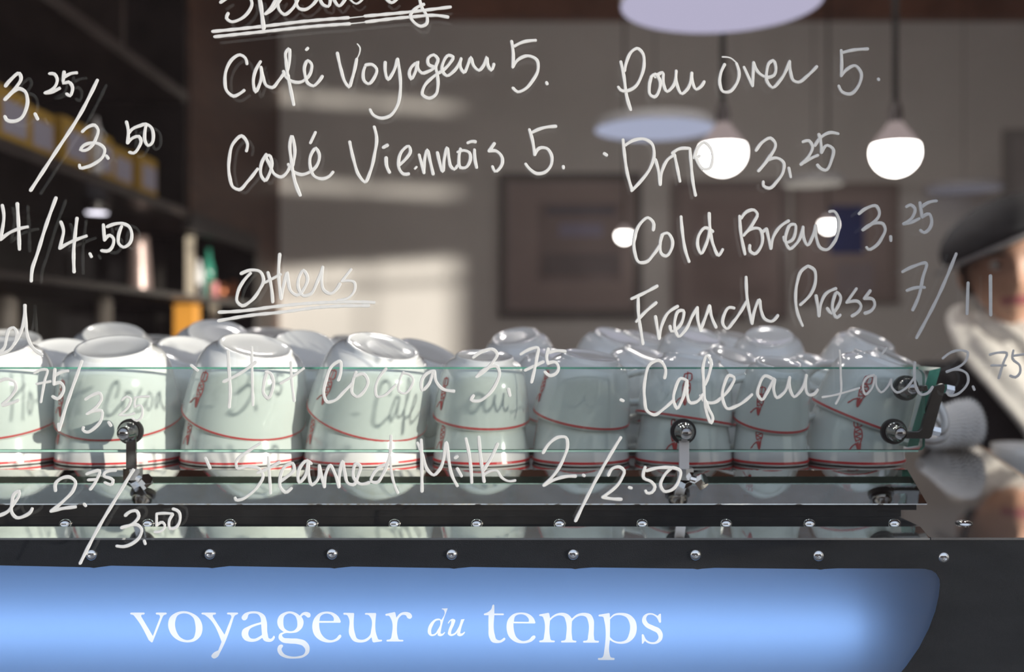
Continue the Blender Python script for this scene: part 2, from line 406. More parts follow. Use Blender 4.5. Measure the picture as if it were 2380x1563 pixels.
line('Café Viennois 5.', Z(480, 250, [
 ((370,405),(380,340),(325,265),(250,330),(210,480),(215,650),(250,745),(300,765),(380,690),(475,570)),
 ((555,435),(505,540),(510,640),(540,680),(590,600),(605,500),(580,445),(562,450),(590,540),(630,620),(690,648),(750,600),(772,550)),
 ((800,540),(820,400),(790,265),(775,330),(785,480),(805,620)), (9, (805,620),(830,720),(870,818)),
 ((760,530),(800,590),(880,625),(960,600),(1030,530),(1045,430),(1015,380),(970,440),(965,560),(1000,640),(1070,665),(1140,640),(1175,600)), ((1012,230),(965,330)),
 ((1330,320),(1370,500),(1420,640),(1470,695),(1520,600),(1560,440),(1580,280),(1558,180)), (8.5, (1668,468),(1675,550),(1700,605)), ((1642,372),(1682,350))]),
 Z(900, 60, [((110,1295),(170,1240),(215,1160),(200,1120),(140,1160),(105,1250),(110,1330),(150,1380),(200,1378)), (6, (272,1312),(257,1330)),
 ((295,1200),(340,1370,1),(345,1250),(370,1155),(395,1250),(425,1380)), ((465,1180),(515,1355),(530,1230),(555,1135),(575,1250),(590,1310),(620,1335),(652,1300)),
 ((680,1145),(665,1230),(680,1320),(720,1322),(770,1250),(762,1180),(710,1160),(655,1175)), ((810,1152),(815,1250),(830,1320)), ((747,1090),(780,1077),(820,1080)),
 ((995,1095),(945,1165,1),(1010,1165),(1068,1230),(1065,1290),(1000,1355),(977,1310)),
 ((1320,965),(1345,1050),(1370,1200,1),(1410,1140),(1480,1140),(1527,1210),(1520,1300),(1460,1365),(1390,1375),(1320,1330),(1285,1285)), ((1345,992),(1430,955),(1568,935)), (7.5, (1635,1308),(1637,1325)), (8, (2017,1190),(2038,1205))]))
line('Others, underlined twice', Z(430, 560, [
 ((610,300),(540,380),(490,480),(485,570),(530,605),(600,570),(690,460),(730,360),(700,290),(620,272),(522,305)), ((770,295),(800,420),(815,570)), (6.5, (740,390),(890,312)),
 ((880,125),(870,300),(893,540,1),(920,400),(950,295),(960,380),(985,470),(1040,508),(1110,440),(1138,340),(1100,275),(1060,340),(1060,460),(1100,512),(1160,500),(1230,380),(1280,245)),
 ((1280,245),(1270,380),(1290,460),(1350,493),(1410,450),(1440,400)), (6.5, (1545,265),(1458,375,1),(1578,395),(1580,450),(1520,530),(1420,555)),
 ((315,665),(500,655),(860,610),(1200,580),(1600,570),(1760,575)), ((310,745),(600,695),(900,665),(1250,620),(1710,605))]))
line('Hot Cocoa 3.75', Z(430, 560, [
 (8, (58,1160),(118,1208)), ((400,1025),(412,1250),(420,1400),(410,1548)), ((360,1310),(500,1240),(658,1130)), (6.5, (620,990),(625,1250),(632,1530)),
 ((765,1215),(735,1320),(735,1430),(770,1465),(808,1400),(818,1290),(790,1230),(752,1218)), (6.5, (985,1130),(990,1280),(1015,1490)), (6.5, (890,1325),(1000,1260),(1105,1185)),
 ((1425,1295),(1450,1200),(1440,1120),(1380,1150),(1310,1300),(1290,1430),(1320,1500),(1380,1490),(1480,1400),(1560,1320)),
 ((1590,1220),(1555,1330),(1555,1420),(1590,1450),(1670,1390),(1700,1300),(1660,1240),(1580,1260)),
 (6.5, (1870,1190),(1800,1280),(1770,1380),(1785,1450),(1850,1440),(1920,1380),(1960,1340)), (6, (2030,1220),(1990,1320),(1990,1400),(2040,1422),(2100,1360),(2120,1280),(2080,1240),(2030,1232))]),
 Z(700, 780, [((1232,330),(1160,360),(1115,440),(1125,510),(1180,460),(1235,330),(1250,420),(1300,490),(1420,520)),
 (8, (1600,205),(1680,150),(1790,135),(1820,170),(1780,250),(1630,385,1),(1720,310),(1820,290),(1842,340),(1810,450),(1730,560),(1640,612),(1580,600),(1600,560)),
 ((1925,500),(1940,560)), ((2040,175),(2120,130),(2200,115),(2190,200),(2140,435)), ((2080,325),(2250,245))]),
 Z(700, 700, [((1495,290),(1485,345),(1492,378,1),(1540,372),(1558,405),(1540,440),(1500,452),(1475,430)), ((1500,312),(1540,302),(1598,306))], k=2.605))
line('Steamed Milk 2. / 2.50', Z(450, 950, [
 (8, (110,462),(152,555)), (7, (620,325),(520,390),(395,505),(400,552),(500,540),(620,570),(645,620),(600,720),(520,800),(430,850),(392,850),(385,830)),
 (7, (690,450),(705,620),(715,790)), ((595,600),(690,560),(798,500)), ((800,680),(860,640),(935,560),(920,510),(860,530),(805,640),(810,740),(850,780),(910,740)),
 ((1095,515),(1055,485),(1000,530),(970,620),(980,690),(1030,640),(1065,500),(1070,620),(1100,710),(1140,680),(1168,530)),
 ((1168,530),(1190,640),(1215,730,1),(1225,620),(1270,530),(1310,600),(1350,730,1),(1360,580),(1385,490),(1405,600),(1440,700),(1480,710),(1530,620),(1545,530),(1510,512),(1485,570),(1490,650),(1540,700),(1630,690)),
 ((1790,520),(1740,540),(1670,610),(1650,680),(1700,690),(1760,610),(1820,450),(1835,255)), (6.5, (1830,450),(1840,600),(1870,720),(1898,785))]),
 Z(700, 780, [((1115,970),(1120,1200),(1122,1450)), ((1080,1000),(1130,1120),(1180,1260),(1232,1300),(1285,1250),(1350,995),(1370,1150),(1400,1300),(1450,1400)), ((1450,1240),(1490,1310)), (8, (1432,1138),(1452,1125)),
 ((1530,960),(1560,1100),(1585,1370)), ((1650,945),(1670,1150),(1700,1360)), ((1825,1010),(1760,1150),(1690,1260)), (6, (1690,1300),(1760,1262),(1820,1260),(1860,1320),(1920,1355),(1990,1350))]),
 Z(1080, 900, [((728,612),(790,520),(880,465),(940,470),(955,540),(920,660),(850,790),(735,915,1),(840,860),(930,835),(1030,830)), (8, (1100,820),(1112,827)), (8, (1450,470),(1340,650),(1200,900),(1030,1245)),
 ((1335,820),(1370,760),(1440,745),(1482,780),(1460,850),(1280,1025,1),(1360,1040),(1455,1045)), (8, (1528,935),(1550,941)),
 ((1677,745),(1665,850),(1730,880),(1767,930),(1740,980),(1690,985),(1680,965)), ((1690,780),(1780,755),(1920,750)), ((1920,755),(1850,830),(1820,920),(1850,970),(1920,960),(1990,870),(2002,780),(1930,750))]))
line('Pour Over 5.', Z(1400, 60, [
 ((170,335),(200,480),(215,600)), (8.5, (215,600),(235,700),(262,782)), ((205,420),(225,330),(270,240),(320,210),(370,250),(387,350),(360,470),(300,570),(230,605),(170,600),(147,570)),
 ((452,480),(435,560),(450,650),(480,662),(530,590),(530,500),(490,450),(450,475)), ((490,475),(558,435),(565,540),(600,612),(650,570),(685,420,1),(690,540),(740,632),(780,600),(830,440,1),(840,540),(870,592),(910,570),(945,520)),
 ((1135,360),(1100,440),(1092,550),(1120,612),(1170,617),(1240,550),(1270,450),(1245,350)), (4, (1245,345),(1190,300),(1115,290)),
 ((1315,385),(1395,560,1),(1405,342,1),(1430,410),(1480,460),(1540,480),(1595,460),(1612,390),(1585,325),(1555,340),(1528,420),(1530,520),(1580,575),(1650,510),(1740,330,1),(1750,440),(1775,510),(1820,525),(1900,470),(1992,380))]),
 Z(1500, 0, [((1185,305),(1188,380),(1185,460,1),(1220,420),(1270,398),(1305,440),(1290,520),(1240,570),(1190,557),(1170,520)), ((1190,320),(1250,305),(1345,297)), (7.5, (1410,478),(1412,484))], k=2.605))
line('Drip 3.25', Z(1400, 60, [
 ((190,1060),(205,1200),(230,1370),(275,1530)), ((210,1112),(290,1065),(390,1055),(460,1100),(480,1190),(440,1330),(360,1440),(270,1535)),
 ((492,1245),(520,1350),(535,1478,1),(560,1330),(610,1240),(670,1200,1),(690,1300),(720,1448)), ((650,1185),(700,1150),(812,1142,1),(825,1300),(840,1450),(865,1578)),
 ((850,1230),(890,1130),(945,1082),(1000,1130),(1025,1230),(990,1330),(930,1330),(885,1270),(868,1228,1),(902,1212)),
 ((1428,1160),(1490,1080),(1560,1045),(1605,1090),(1560,1210)), (8.5, (1560,1210),(1510,1280),(1450,1350)), ((1545,1245),(1620,1230),(1682,1270),(1682,1350),(1620,1450),(1550,1512),(1497,1490),(1495,1450)), ((1732,1322),(1750,1408)),
 ((1862,1080),(1920,1070),(1952,1120),(1920,1210),(1845,1290,1),(1920,1242),(2002,1205)), ((2012,1010),(2030,1090),(2035,1180,1),(2090,1112),(2140,1140),(2130,1250),(2070,1345),(2030,1330),(1998,1295)), ((1975,1115),(2040,1030),(2110,995),(2192,1005))]))
line('Cold Brew 3.25', Z(1440, 420, [
 ((312,460),(312,390),(260,345),(200,390),(140,520),(140,670),(180,760),(240,760),(320,680),(380,590)), ((395,505),(375,600),(395,690),(430,702),(480,640),(490,560),(440,488),(390,505)),
 ((570,335),(585,500),(610,650),(645,755)), ((865,475),(790,440),(740,500),(727,620),(755,680),(800,600),(838,450)), ((832,305),(840,450),(870,600),(920,695),(958,640)),
 ((1115,330),(1125,480),(1165,685)), ((1130,352),(1180,290),(1250,275),(1280,310),(1250,380),(1150,512,1),(1220,450),(1300,450),(1327,520),(1310,620),(1250,682),(1213,660),(1210,602)),
 ((1325,480),(1365,450,1),(1385,540),(1405,632,1),(1430,520),(1490,430),(1570,375)), ((1525,525),(1540,575),(1595,560),(1635,470),(1630,410),(1590,410),(1552,480),(1545,580),(1580,635),(1640,590),(1705,430,1),(1712,540),(1745,602),(1790,530),(1820,420,1),(1830,540),(1870,630),(1920,645),(1990,580),(2037,450),(2030,340),(1990,285),(1950,290))]),
 Z(1785, 420, [((845,310),(910,260),(1010,240),(1032,280),(880,460,1),(980,400),(1070,405),(1090,450),(1060,530),(1000,610),(930,640),(915,620)), ((1140,520),(1142,560)),
 ((1285,245),(1325,227),(1365,260),(1350,330),(1260,405,1),(1330,390),(1405,355)), ((1412,205),(1432,340,1),(1500,312),(1522,370),(1500,450),(1450,485),(1415,462)), ((1430,245),(1490,205),(1565,190))]))
line('French Press 7/11', Z(1440, 420, [
 ((110,1100),(200,1060),(350,980)), ((172,1085),(175,1250),(200,1420),(215,1518)), ((155,1312),(230,1230),(340,1135)), ((332,1265),(350,1380),(365,1470,1),(390,1350),(450,1230),(540,1170)),
 ((467,1355),(480,1402),(540,1370),(590,1280),(590,1210),(550,1212),(515,1290),(515,1390),(545,1450),(610,1390),(680,1250),(722,1180,1),(725,1290),(750,1392,1),(790,1290),(835,1165,1),(855,1270),(895,1365)),
 ((1065,1187),(1020,1180),(970,1250),(960,1340),(990,1378),(1060,1310),(1130,1210),(1178,1125)), ((1175,897),(1185,1100),(1230,1330,1),(1250,1220),(1298,1110),(1315,1210),(1350,1290),(1410,1310),(1470,1255)),
 (7.5, (1750,795),(1690,840),(1650,950),(1635,1080),(1650,1220),(1700,1350)), ((1750,795),(1808,830),(1822,920),(1780,1050),(1680,1155)), ((1825,1070),(1840,1160),(1852,1260,1),(1870,1150),(1920,1050),(2010,1005)),
 ((1930,1190),(1970,1235),(2030,1170),(2050,1070),(2020,1040),(1990,1100),(1980,1200),(2020,1275),(2052,1250))]),
 Z(1785, 420, [((822,1005),(730,1135,1),(850,1137),(865,1170),(840,1220),(780,1260)), ((950,1025),(895,1098,1),(980,1110),(992,1160),(960,1210),(900,1235)),
 ((1250,850),(1350,800),(1470,770),(1440,900),(1400,1080),(1345,1205)), ((1290,1025),(1360,1000),(1455,995)), ((1750,680),(1600,1040),(1380,1465)), ((1860,950),(1850,1240)), ((2068,885),(2070,1252))]))
line('Cafe au Lait 3.75', Z(1420, 770, [
 (8, (92,640),(115,650)), ((497,435),(505,350),(440,272),(370,300),(315,450),(310,620),(340,750),(400,780),(480,730),(580,640)),
 ((710,465),(650,440),(595,540),(582,660),(610,720),(660,640),(705,460),(705,570),(740,670),(790,660),(850,590)), ((870,500),(910,400),(920,260),(890,225),(860,300),(860,480),(870,640),(900,800),(930,855),(945,820),(905,720),(872,640)),
 ((830,600),(880,660),(960,665),(1030,615),(1110,520),(1142,430),(1100,412),(1050,500),(1040,650),(1080,722),(1160,700),(1310,590)),
 ((1500,445),(1430,417),(1378,500),(1365,600),(1400,640),(1450,570),(1520,440),(1510,540),(1540,620),(1600,580),(1660,430,1),(1665,550),(1700,612),(1760,560),(1815,410,1),(1805,500),(1840,595),(1880,590),(1920,545))]),
 Z(1785, 770, [(5.5, (665,180),(675,400),(668,600),(630,675)), (5, (505,615),(600,600),(730,565),(850,530)), (5.5, (985,410),(910,440),(880,520),(905,590),(960,540),(1000,420),(1010,520),(1050,570),(1110,520),(1145,450)),
 (5.5, (1145,450),(1155,530),(1200,572),(1270,540),(1360,430)), (5, (1060,212),(1103,157)), (6.5, (1365,290),(1362,420),(1380,530),(1420,590),(1480,580),(1530,520)),
 (6, (1625,255),(1700,200),(1800,180),(1857,200),(1850,250),(1660,380,1),(1780,360),(1850,400),(1862,460),(1810,550),(1740,595),(1680,595),(1665,570)), (6, (1905,515),(1918,545)),
 (6, (2060,220),(2150,200),(2220,205),(2190,290),(2145,440)), (5.5, (2075,320),(2210,320)), (6, (2282,180),(2275,260),(2340,320),(2342,390),(2300,430),(2250,415)), (6, (2280,230),(2385,215))]))
for words, strokes in TEXT:
    bm = bmesh.new()
    for si, (wd, pts) in enumerate(strokes): ribbon(bm, pts, wd, PD-.00006, .00003*(si % 4))
    o = obj('handwriting', bm, M['ink'], win)
    o['label'] = 'white marker handwriting reading %s' % words

# ------------------------------------------------------------------ espresso machine body
FD = .678
mach = tag(empty('espresso_machine', (-.076, .95, .90)), 'wide black espresso machine with blue backlit sign and mirror steel top', 'coffee machine')
def mp(o):                                        # keep world placement under the machine's empty
    o.parent = mach; o.matrix_parent_inverse = Matrix.Translation((-.076, .95, .90)).inverted(); return o
k = FD/F
def S(px, py): return ((px-1190)*k, EYE-(py-781.5)*k)
mx0, mx1 = -.546, .394
bolts = [213, 488, 772, 1050, 1332, 1616, 1902]
hole = []
hl = []                                            # sign opening, clockwise from top left
CX = 920
def topy(x): return 1315.5+(x-213)/1900*7
allb = sorted(set(bolts+[-66, -350+420]) - {70})
pts = []
x = -300
pts.append((-310, topy(0)))
for b in [-66]+bolts:
    for a in range(0, 11):
        th = PI*(1-a/10)
        rr = 31; cx, cy = b+5, 1290+(b-213)/1700*4
        # circle part below the edge
        y = cy+rr*math.sin(th); xx = cx+rr*math.cos(th)
        if y > topy(xx)+.3: pts.append((xx, y))
    pts.append((b+45, topy(b+45)))
pts += [(2135, 1322.5), (2150, 1323), (2166, 1327), (2180, 1336), (2188, 1350), (2189, 1362), (2186, 1390), (2178, 1425), (2163, 1465), (2140, 1510), (2110, 1553), (2070, 1600), (2020, 1640), (1950, 1665), (1850, 1672)]
lft = [(2*CX-px, py) for px, py in [(1850, 1672), (1950, 1665), (2020, 1640), (2070, 1600), (2110, 1553), (2140, 1510), (2163, 1465), (2178, 1425), (2186, 1390), (2189, 1362), (2188, 1350), (2180, 1336), (2166, 1327), (2150, 1320)]]
hole = [S(*p) for p in pts+lft]
outer = [(mx0, EYE-.1335), (mx1, EYE-.1335), (mx1, EYE-.31), (mx0, EYE-.31)]
me = fill([outer, hole], .003)
o = mp(link('front_panel', me, M['powder'])); o.location = (0, FD+.0015, 0); o['label'] = 'black speckled powder coated front frame'
# sign sheet with letter cut-outs and white inlaid letters
def G(ox, loops, kk=4.76, oy=1380):
    res = []
    for lp in loops:
        s = spline(lp, closed=True, step=9)
        res.append([S(ox+a/kk, oy+b/kk) for a, b in s])
    return res
GL = []
GL.append(('v', G(280, [[(78,243,1),(88,233,1),(235,233,1),(243,243,1),(232,256,1),(203,262),(203,278,1),(332,495,1),(412,285,1),(405,262),(372,256,1),(362,243,1),(372,233,1),(480,233,1),(488,243,1),(480,254,1),(455,263),(438,288,1),(330,562,1),(318,567,1),(285,540,1),(135,285),(115,262),(85,254,1)]])))
GL.append(('o', G(280, [[(685,218),(770,240),(850,300),(884,390),(865,490),(800,550),(715,566),(620,545),(540,480),(503,385),(520,290),(590,235)], [(665,243),(610,265),(582,330),(590,430),(640,510),(715,540),(780,520),(806,450),(805,370),(780,290),(730,252)]])))
GL.append(('y', G(280, [[(870,243,1),(882,233,1),(1028,233,1),(1037,243,1),(1027,256,1),(1000,262),(1000,278,1),(1130,480,1),(1207,285,1),(1200,262),(1165,255,1),(1155,243,1),(1165,233,1),(1275,233,1),(1283,243,1),(1272,254,1),(1250,263),(1233,288,1),(1085,670),(1050,730),(1010,746),(982,720),(1000,690),(1060,655,1),(1097,560,1),(930,275),(905,258),(880,254,1)]])))
GL.append(('a', G(280, [[(1340,320),(1320,295),(1345,250),(1400,225),(1460,219),(1530,232),(1580,270),(1597,320),(1612,480),(1625,520),(1645,525),(1668,505),(1678,490),(1690,500),(1680,535),(1650,557),(1610,560),(1570,545),(1550,515,1),(1490,550),(1420,560),(1350,535),(1322,490),(1330,430),(1400,385),(1480,355),(1535,340,1),(1530,290),(1505,255),(1450,243),(1400,255),(1382,300),(1362,318)], [(1538,365,1),(1470,385),(1410,420),(1395,475),(1420,518),(1460,525),(1510,505),(1547,482,1)]])))
GL.append(('g', G(280, [[(1860,220),(1930,240),(1968,268,1),(2000,235),(2050,227),(2085,245),(2085,280),(2060,290),(2035,272),(2015,260),(1987,278,1),(2010,330),(1995,400),(1940,450),(1870,462),(1800,465),(1770,485),(1785,510),(1850,520),(1950,525),(2030,550),(2075,610),(2070,680),(2010,730),(1910,746),(1800,735),(1740,700),(1718,640),(1735,600),(1770,590),(1782,600),(1765,640),(1790,690),(1860,720),(1950,720),(2015,695),(2030,650),(2000,605),(1940,585),(1850,578),(1770,562),(1732,520),(1740,475),(1790,450,1),(1735,400),(1717,335),(1740,270),(1790,235)], [(1850,243),(1800,270),(1785,340),(1800,410),(1850,440),(1900,435),(1935,400),(1940,340),(1915,270)]])))
GL.append(('e', G(700, [[(265,222),(340,235),(400,280),(427,335,1),(418,347,1),(185,347,1),(187,400),(215,480),(270,530),(330,540),(380,515),(405,485),(420,478),(432,492),(410,530),(360,558),(290,568),(200,545),(130,480),(108,390),(130,300),(190,240)], [(187,327,1),(205,270),(260,245),(320,260),(348,300),(345,327,1)]])))
GL.append(('u', G(700, [[(452,243,1),(462,235,1),(570,238,1),(575,248,1),(585,470),(605,520),(660,537),(720,515),(757,470),(762,440,1),(755,285),(735,262),(700,257,1),(692,247,1),(702,238,1),(815,238,1),(820,250,1),(830,500),(845,532),(880,535,1),(888,545,1),(878,555,1),(790,567,1),(778,555,1),(768,508,1),(720,550),(640,568),(565,548),(525,490),(512,290),(495,262),(460,258,1)]])))
GL.append(('r', G(700, [[(920,255,1),(930,247,1),(1025,227,1),(1033,235,1),(1045,290,1),(1090,240),(1150,226),(1205,245),(1220,280),(1200,303),(1170,295),(1150,265),(1120,258),(1075,290),(1055,345,1),(1060,500),(1070,530),(1115,536,1),(1125,546,1),(1115,556,1),(940,556,1),(932,546,1),(942,536,1),(980,525),(990,500,1),(983,300),(965,272),(928,270,1)]])))
GL.append(('d', G(700, [[(1550,197,1),(1552,188,1),(1617,186,1),(1540,440),(1537,465),(1552,470),(1580,448,1),(1588,455,1),(1565,485),(1530,497),(1505,485),(1508,458,1),(1470,490),(1430,495),(1400,470),(1400,400),(1440,335),(1490,302),(1530,303),(1545,315,1),(1578,215),(1570,203)], [(1530,322),(1490,325),(1450,380),(1432,440),(1440,475),(1470,470),(1505,425),(1535,350)]])))
GL.append(('u', G(700, [[(1617,352,1),(1640,318),(1675,302),(1700,315),(1690,360),(1655,450),(1655,472),(1680,468),(1730,410),(1765,310,1),(1805,305,1),(1760,440),(1757,465),(1775,465),(1803,445,1),(1810,455,1),(1785,485),(1745,497),(1720,480),(1728,452,1),(1690,485),(1650,495),(1620,475),(1625,430),(1655,345),(1655,325),(1625,357,1)]])))
GL.append(('t', G(1080, [[(210,255,1),(212,245,1),(260,225),(295,190),(308,150),(318,143),(327,155,1),(327,243,1),(428,243,1),(435,253,1),(428,263,1),(328,263,1),(332,480),(350,530),(390,543),(420,525),(440,512),(450,525),(420,558),(360,574),(300,560),(270,510),(262,400),(262,264,1),(215,263,1)]])))
GL.append(('e', G(1080, [[(625,232),(700,245),(760,290),(785,345,1),(778,355,1),(540,353,1),(545,430),(575,510),(640,550),(710,535),(760,490),(775,488),(785,500),(750,550),(700,570),(640,577),(560,560),(490,500),(463,410),(480,310),(540,250)], [(545,335,1),(560,275),(620,252),(680,270),(712,320),(708,337,1)]])))
GL.append(('m', G(1080, [[(825,262,1),(832,253,1),(930,236,1),(938,243,1),(948,295,1),(1010,250),(1090,235),(1150,255),(1190,300,1),(1260,248),(1330,236),(1400,255),(1432,310),(1436,400),(1436,500),(1445,540),(1488,548,1),(1493,558,1),(1485,569,1),(1320,569,1),(1313,558,1),(1322,548,1),(1360,540),(1370,500,1),(1370,330),(1350,285),(1300,268),(1240,285),(1192,330,1),(1192,500),(1200,540),(1235,547,1),(1243,557,1),(1235,567,1),(1075,567,1),(1068,557,1),(1076,547,1),(1115,538),(1125,500,1),(1122,330),(1100,280),(1050,265),(990,285),(947,325,1),(947,500),(957,538),(995,545,1),(1002,555,1),(995,565,1),(832,565,1),(825,555,1),(833,545,1),(870,535),(880,500,1),(878,310),(865,280),(830,272,1)]])))
GL.append(('p', G(1080, [[(1485,267,1),(1492,257,1),(1605,238,1),(1612,246,1),(1615,290,1),(1660,250),(1740,236),(1830,255),(1895,320),(1913,410),(1890,500),(1820,565),(1740,582),(1670,570),(1614,540,1),(1612,700),(1622,730),(1660,738,1),(1668,750,1),(1660,762,1),(1487,762,1),(1478,750,1),(1487,739,1),(1530,732),(1545,700,1),(1550,320),(1540,285),(1495,277,1)], [(1616,310,1),(1660,272),(1730,262),(1800,290),(1835,360),(1830,460),(1790,540),(1730,558),(1660,545),(1614,505,1)]])))
GL.append(('s', G(1080, [[(2165,248,1),(2182,246,1),(2184,340,1),(2172,349,1),(2160,340,1),(2130,285),(2080,258),(2035,265),(2017,300),(2035,345),(2100,380),(2170,415),(2203,480),(2190,540),(2140,578),(2080,585),(2030,570),(2003,548,1),(1985,578,1),(1970,582,1),(1968,480,1),(1980,472,1),(1992,482,1),(2020,535),(2070,562),(2125,555),(2155,515),(2140,465),(2080,430),(2010,390),(1972,330),(1985,275),(2030,243),(2080,240),(2145,270,1)]])))
sheet = [(mx0+.01, EYE-.142), (mx1-.01, EYE-.142), (mx1-.01, EYE-.30), (mx0+.01, EYE-.30)]
me = fill([sheet]+[lp for _, g in GL for lp in g])
sg = mp(link('sign_panel', me, M['blue'])); sg.location = (0, FD+.0045, 0); sg['label'] = 'blue backlit sign panel reading voyageur du temps'
for ch, g in GL:
    me = fill(g); lo = link('letter', me, M['letter'], sg); lo['label'] = 'glowing white letter ' + ch
# light box behind the sheet with its tube
bm = bmesh.new(); yb = FD+.06
add_box(bm, (mx0+.004, yb, EYE-.305), (mx1-.004, yb+.004, EYE-.137)); add_box(bm, (mx0+.004, FD+.006, EYE-.141), (mx1-.004, yb, EYE-.138)); add_box(bm, (mx0+.004, FD+.006, EYE-.305), (mx1-.004, yb, EYE-.302))
mp(obj('light_box', bm, M['boxwhite']))
bm = bmesh.new(); tz = EYE-(1468-781.5)*k
cyl(bm, (-.50, FD+.026, tz), (.235, FD+.026, tz), .007, 16)
mp(obj('fluorescent_tube', bm, emat('tube_light', (.92, .94, 1.0), 4.2)))
# machine body
bm = bmesh.new()
def prism(bm, plan, z0, z1):
    a = [bm.verts.new((x, y, z0)) for x, y in plan]; b = [bm.verts.new((x, y, z1)) for x, y in plan]
    bm.faces.new(a[::-1]); bm.faces.new(b); n = len(plan)
    for i in range(n): bm.faces.new((a[i], a[(i+1) % n], b[(i+1) % n], b[i]))
prism(bm, [(mx0+.003, FD+.066), (mx1-.003+.02, FD+.066), (.560, 1.25), (-.712, 1.25)], EYE-.50, EYE-.1345)
add_box(bm, (mx0+.002, FD+.004, EYE-.50), (mx1-.002, FD+.066, EYE-.312))
mp(obj('housing', bm, M['powder']))
for x, y in ((-.5, .74), (.34, .74), (-.5, 1.2), (.42, 1.2)):
    bm = bmesh.new(); cyl(bm, (x, y, .90), (x, y, EYE-.50), .022); mp(obj('foot', bm, M['darkchrome'], smooth=False))
# mirror top: bevelled front strip + flat plate, and the plain plate on the right
def extrude_profile(prof, x0, x1):
    """closed profile (y,z) extruded along x"""
    bm = bmesh.new(); a = [bm.verts.new((x0, y, z)) for y, z in prof]; b = [bm.verts.new((x1, y, z)) for y, z in prof]
    bm.faces.new(a); bm.faces.new(b[::-1]); n = len(prof)
    for i in range(n): bm.faces.new((a[i], b[i], b[(i+1) % n], a[(i+1) % n]))
    return bm
bm = extrude_profile([(FD-.001, EYE-.1338), (FD-.001, EYE-.1325), (.6932, EYE-.128), (1.25, EYE-.128), (1.25, EYE-.1338)], -.426, .2740)
o = mp(obj('top_plate', bm, M['steel'])); o['label'] = 'polished steel top plate with a bevelled front edge'
for sgn in (1, -1):
    bm = bmesh.new()
    plan = [(.2748, FD-.001), (.394, FD-.001), (.564, 1.2526), (.2748, 1.2526)]
    if sgn < 0: plan = [(-.152-x, y) for x, y in plan][::-1]
    prism(bm, plan, EYE-.1338, EYE-.1323)
    o = mp(obj('side_plate', bm, M['steel2'])); o['label'] = 'mirror steel side plate'
    bm = bmesh.new(); e0 = Vector((.3945, FD, EYE-.1335)); e1 = Vector((.5645, 1.2526, EYE-.1335))
    if sgn < 0: e0.x = -.152-e0.x; e1.x = -.152-e1.x
    add_tube(bm, [e0, e1], .0022, 8); mp(obj('edge_trim', bm, mat('sunlit_trim', (.85, .68, .5), .25, .9, noise=.05)))  # warm cream trim colour paints the edge as sunlit
# screws
def dome(name, loc, axis, r, h, m, socket=True):
    bm = bmesh.new(); prof = [(r, 0)]+[(r*math.cos(a), h*math.sin(a)) for a in [PI/2*i/8 for i in range(1, 7)]]
    if socket: prof += [(r*.30, h*.96), (r*.28, h*.55), (0, h*.5)]
    else: prof += [(0, h)]
    q = Vector((0, 0, 1)).rotation_difference(Vector(axis)).to_matrix().to_4x4()
    add_lathe(bm, prof, 24, M=Matrix.Translation(loc) @ q)
    return obj(name, bm, m, smooth=True)
ys = [1290, 1288, 1288, 1289, 1289, 1290, 1292]
for b, y in zip([-66]+bolts+[2193], [1290]+ys+[1296]):
    x, z = S(b, y); mp(dome('panel_screw', (x, FD-.0001, z), (0, -1, 0), .0040, .0028, M['chrome']))
DR = .128*F/436
for b in [-38, 153, 345, 535, 726, 917, 1108, 1300, 1492, 1687, 1880, 2077]:
    mp(dome('top_screw', ((b-1190)/F*DR, DR, EYE-.1281), (0, 0, 1), .0046, .0036, M['chrome'], False))
mp(dome('top_screw', ((2240-1190)/F*.728, .728, EYE-.1324), (0, 0, 1), .0060, .0026, M['chrome'], False))

# cup tray on top
TX0, TX1 = -.52, .287
ZT = EYE-.0971
tray = tag(empty('cup_tray', (-.11, .95, EYE-.128)), 'low mirror steel cup tray with sloping front on the machine top', 'tray')
def tp(o, root, loc): o.parent = root; o.matrix_parent_inverse = Matrix.Translation(loc).inverted(); return o
TL = (-.11, .95, EYE-.128)
bm = extrude_profile([(.7140, EYE-.1168), (.7138, EYE-.1160), (.7490, EYE-.0974), (.7500, ZT), (1.20, ZT), (1.20, EYE-.1015), (.7500, EYE-.1015), (.7175, EYE-.1168)], TX0, TX1)
tp(obj('tray_plate', bm, M['steel']), tray, TL)
bm = bmesh.new(); add_box(bm, (TX0+.005, .7175, EYE-.121), (TX1-.006, .7200, EYE-.1165)); add_box(bm, (TX0+.01, .730, EYE-.1279), (TX1-.012, 1.19, EYE-.1172))
tp(obj('tray_base', bm, M['darkmetal']), tray, TL)

# ------------------------------------------------------------------ glass rail
GD = .7455
rail = tag(empty('glass_rail', (-.11, GD, ZT)), 'green-edged glass guard rail on black brackets around the cups', 'rail')
RL = (-.11, GD, ZT)
gx0, gx1 = -.53, (2150-1190)/F*GD
gt = EYE-(858-781.5)/F*GD; gb = EYE-(1047-781.5)/F*GD
def pane_rounded(x0, x1, z0, z1, r, th):
    pts = [(x0, z0), (x1-r*.4, z0), (x1, z0+r*.4)]+[(x1-r+r*math.cos(a), z1-r+r*math.sin(a)) for a in [PI/2*i/6 for i in range(7)]]+[(x0, z1)]
    return fill([pts], th)
me = pane_rounded(gx0, gx1, gb, gt, .006, .005)
for p in me.polygons: p.material_index = 0 if abs(p.normal.y) > .9 else 1
o = tp(link('glass_panel', me, [M['rail'], M['edge']]), rail, RL); o.location = (0, GD+.0025, 0); o['label'] = 'clear front glass panel'
M['edgelit'] = mat('sunlit_green_edge', (.45, .72, .60), .12, noise=.2, nscale=60)  # bottom edge coloured paler, standing in for sun glow in the glass
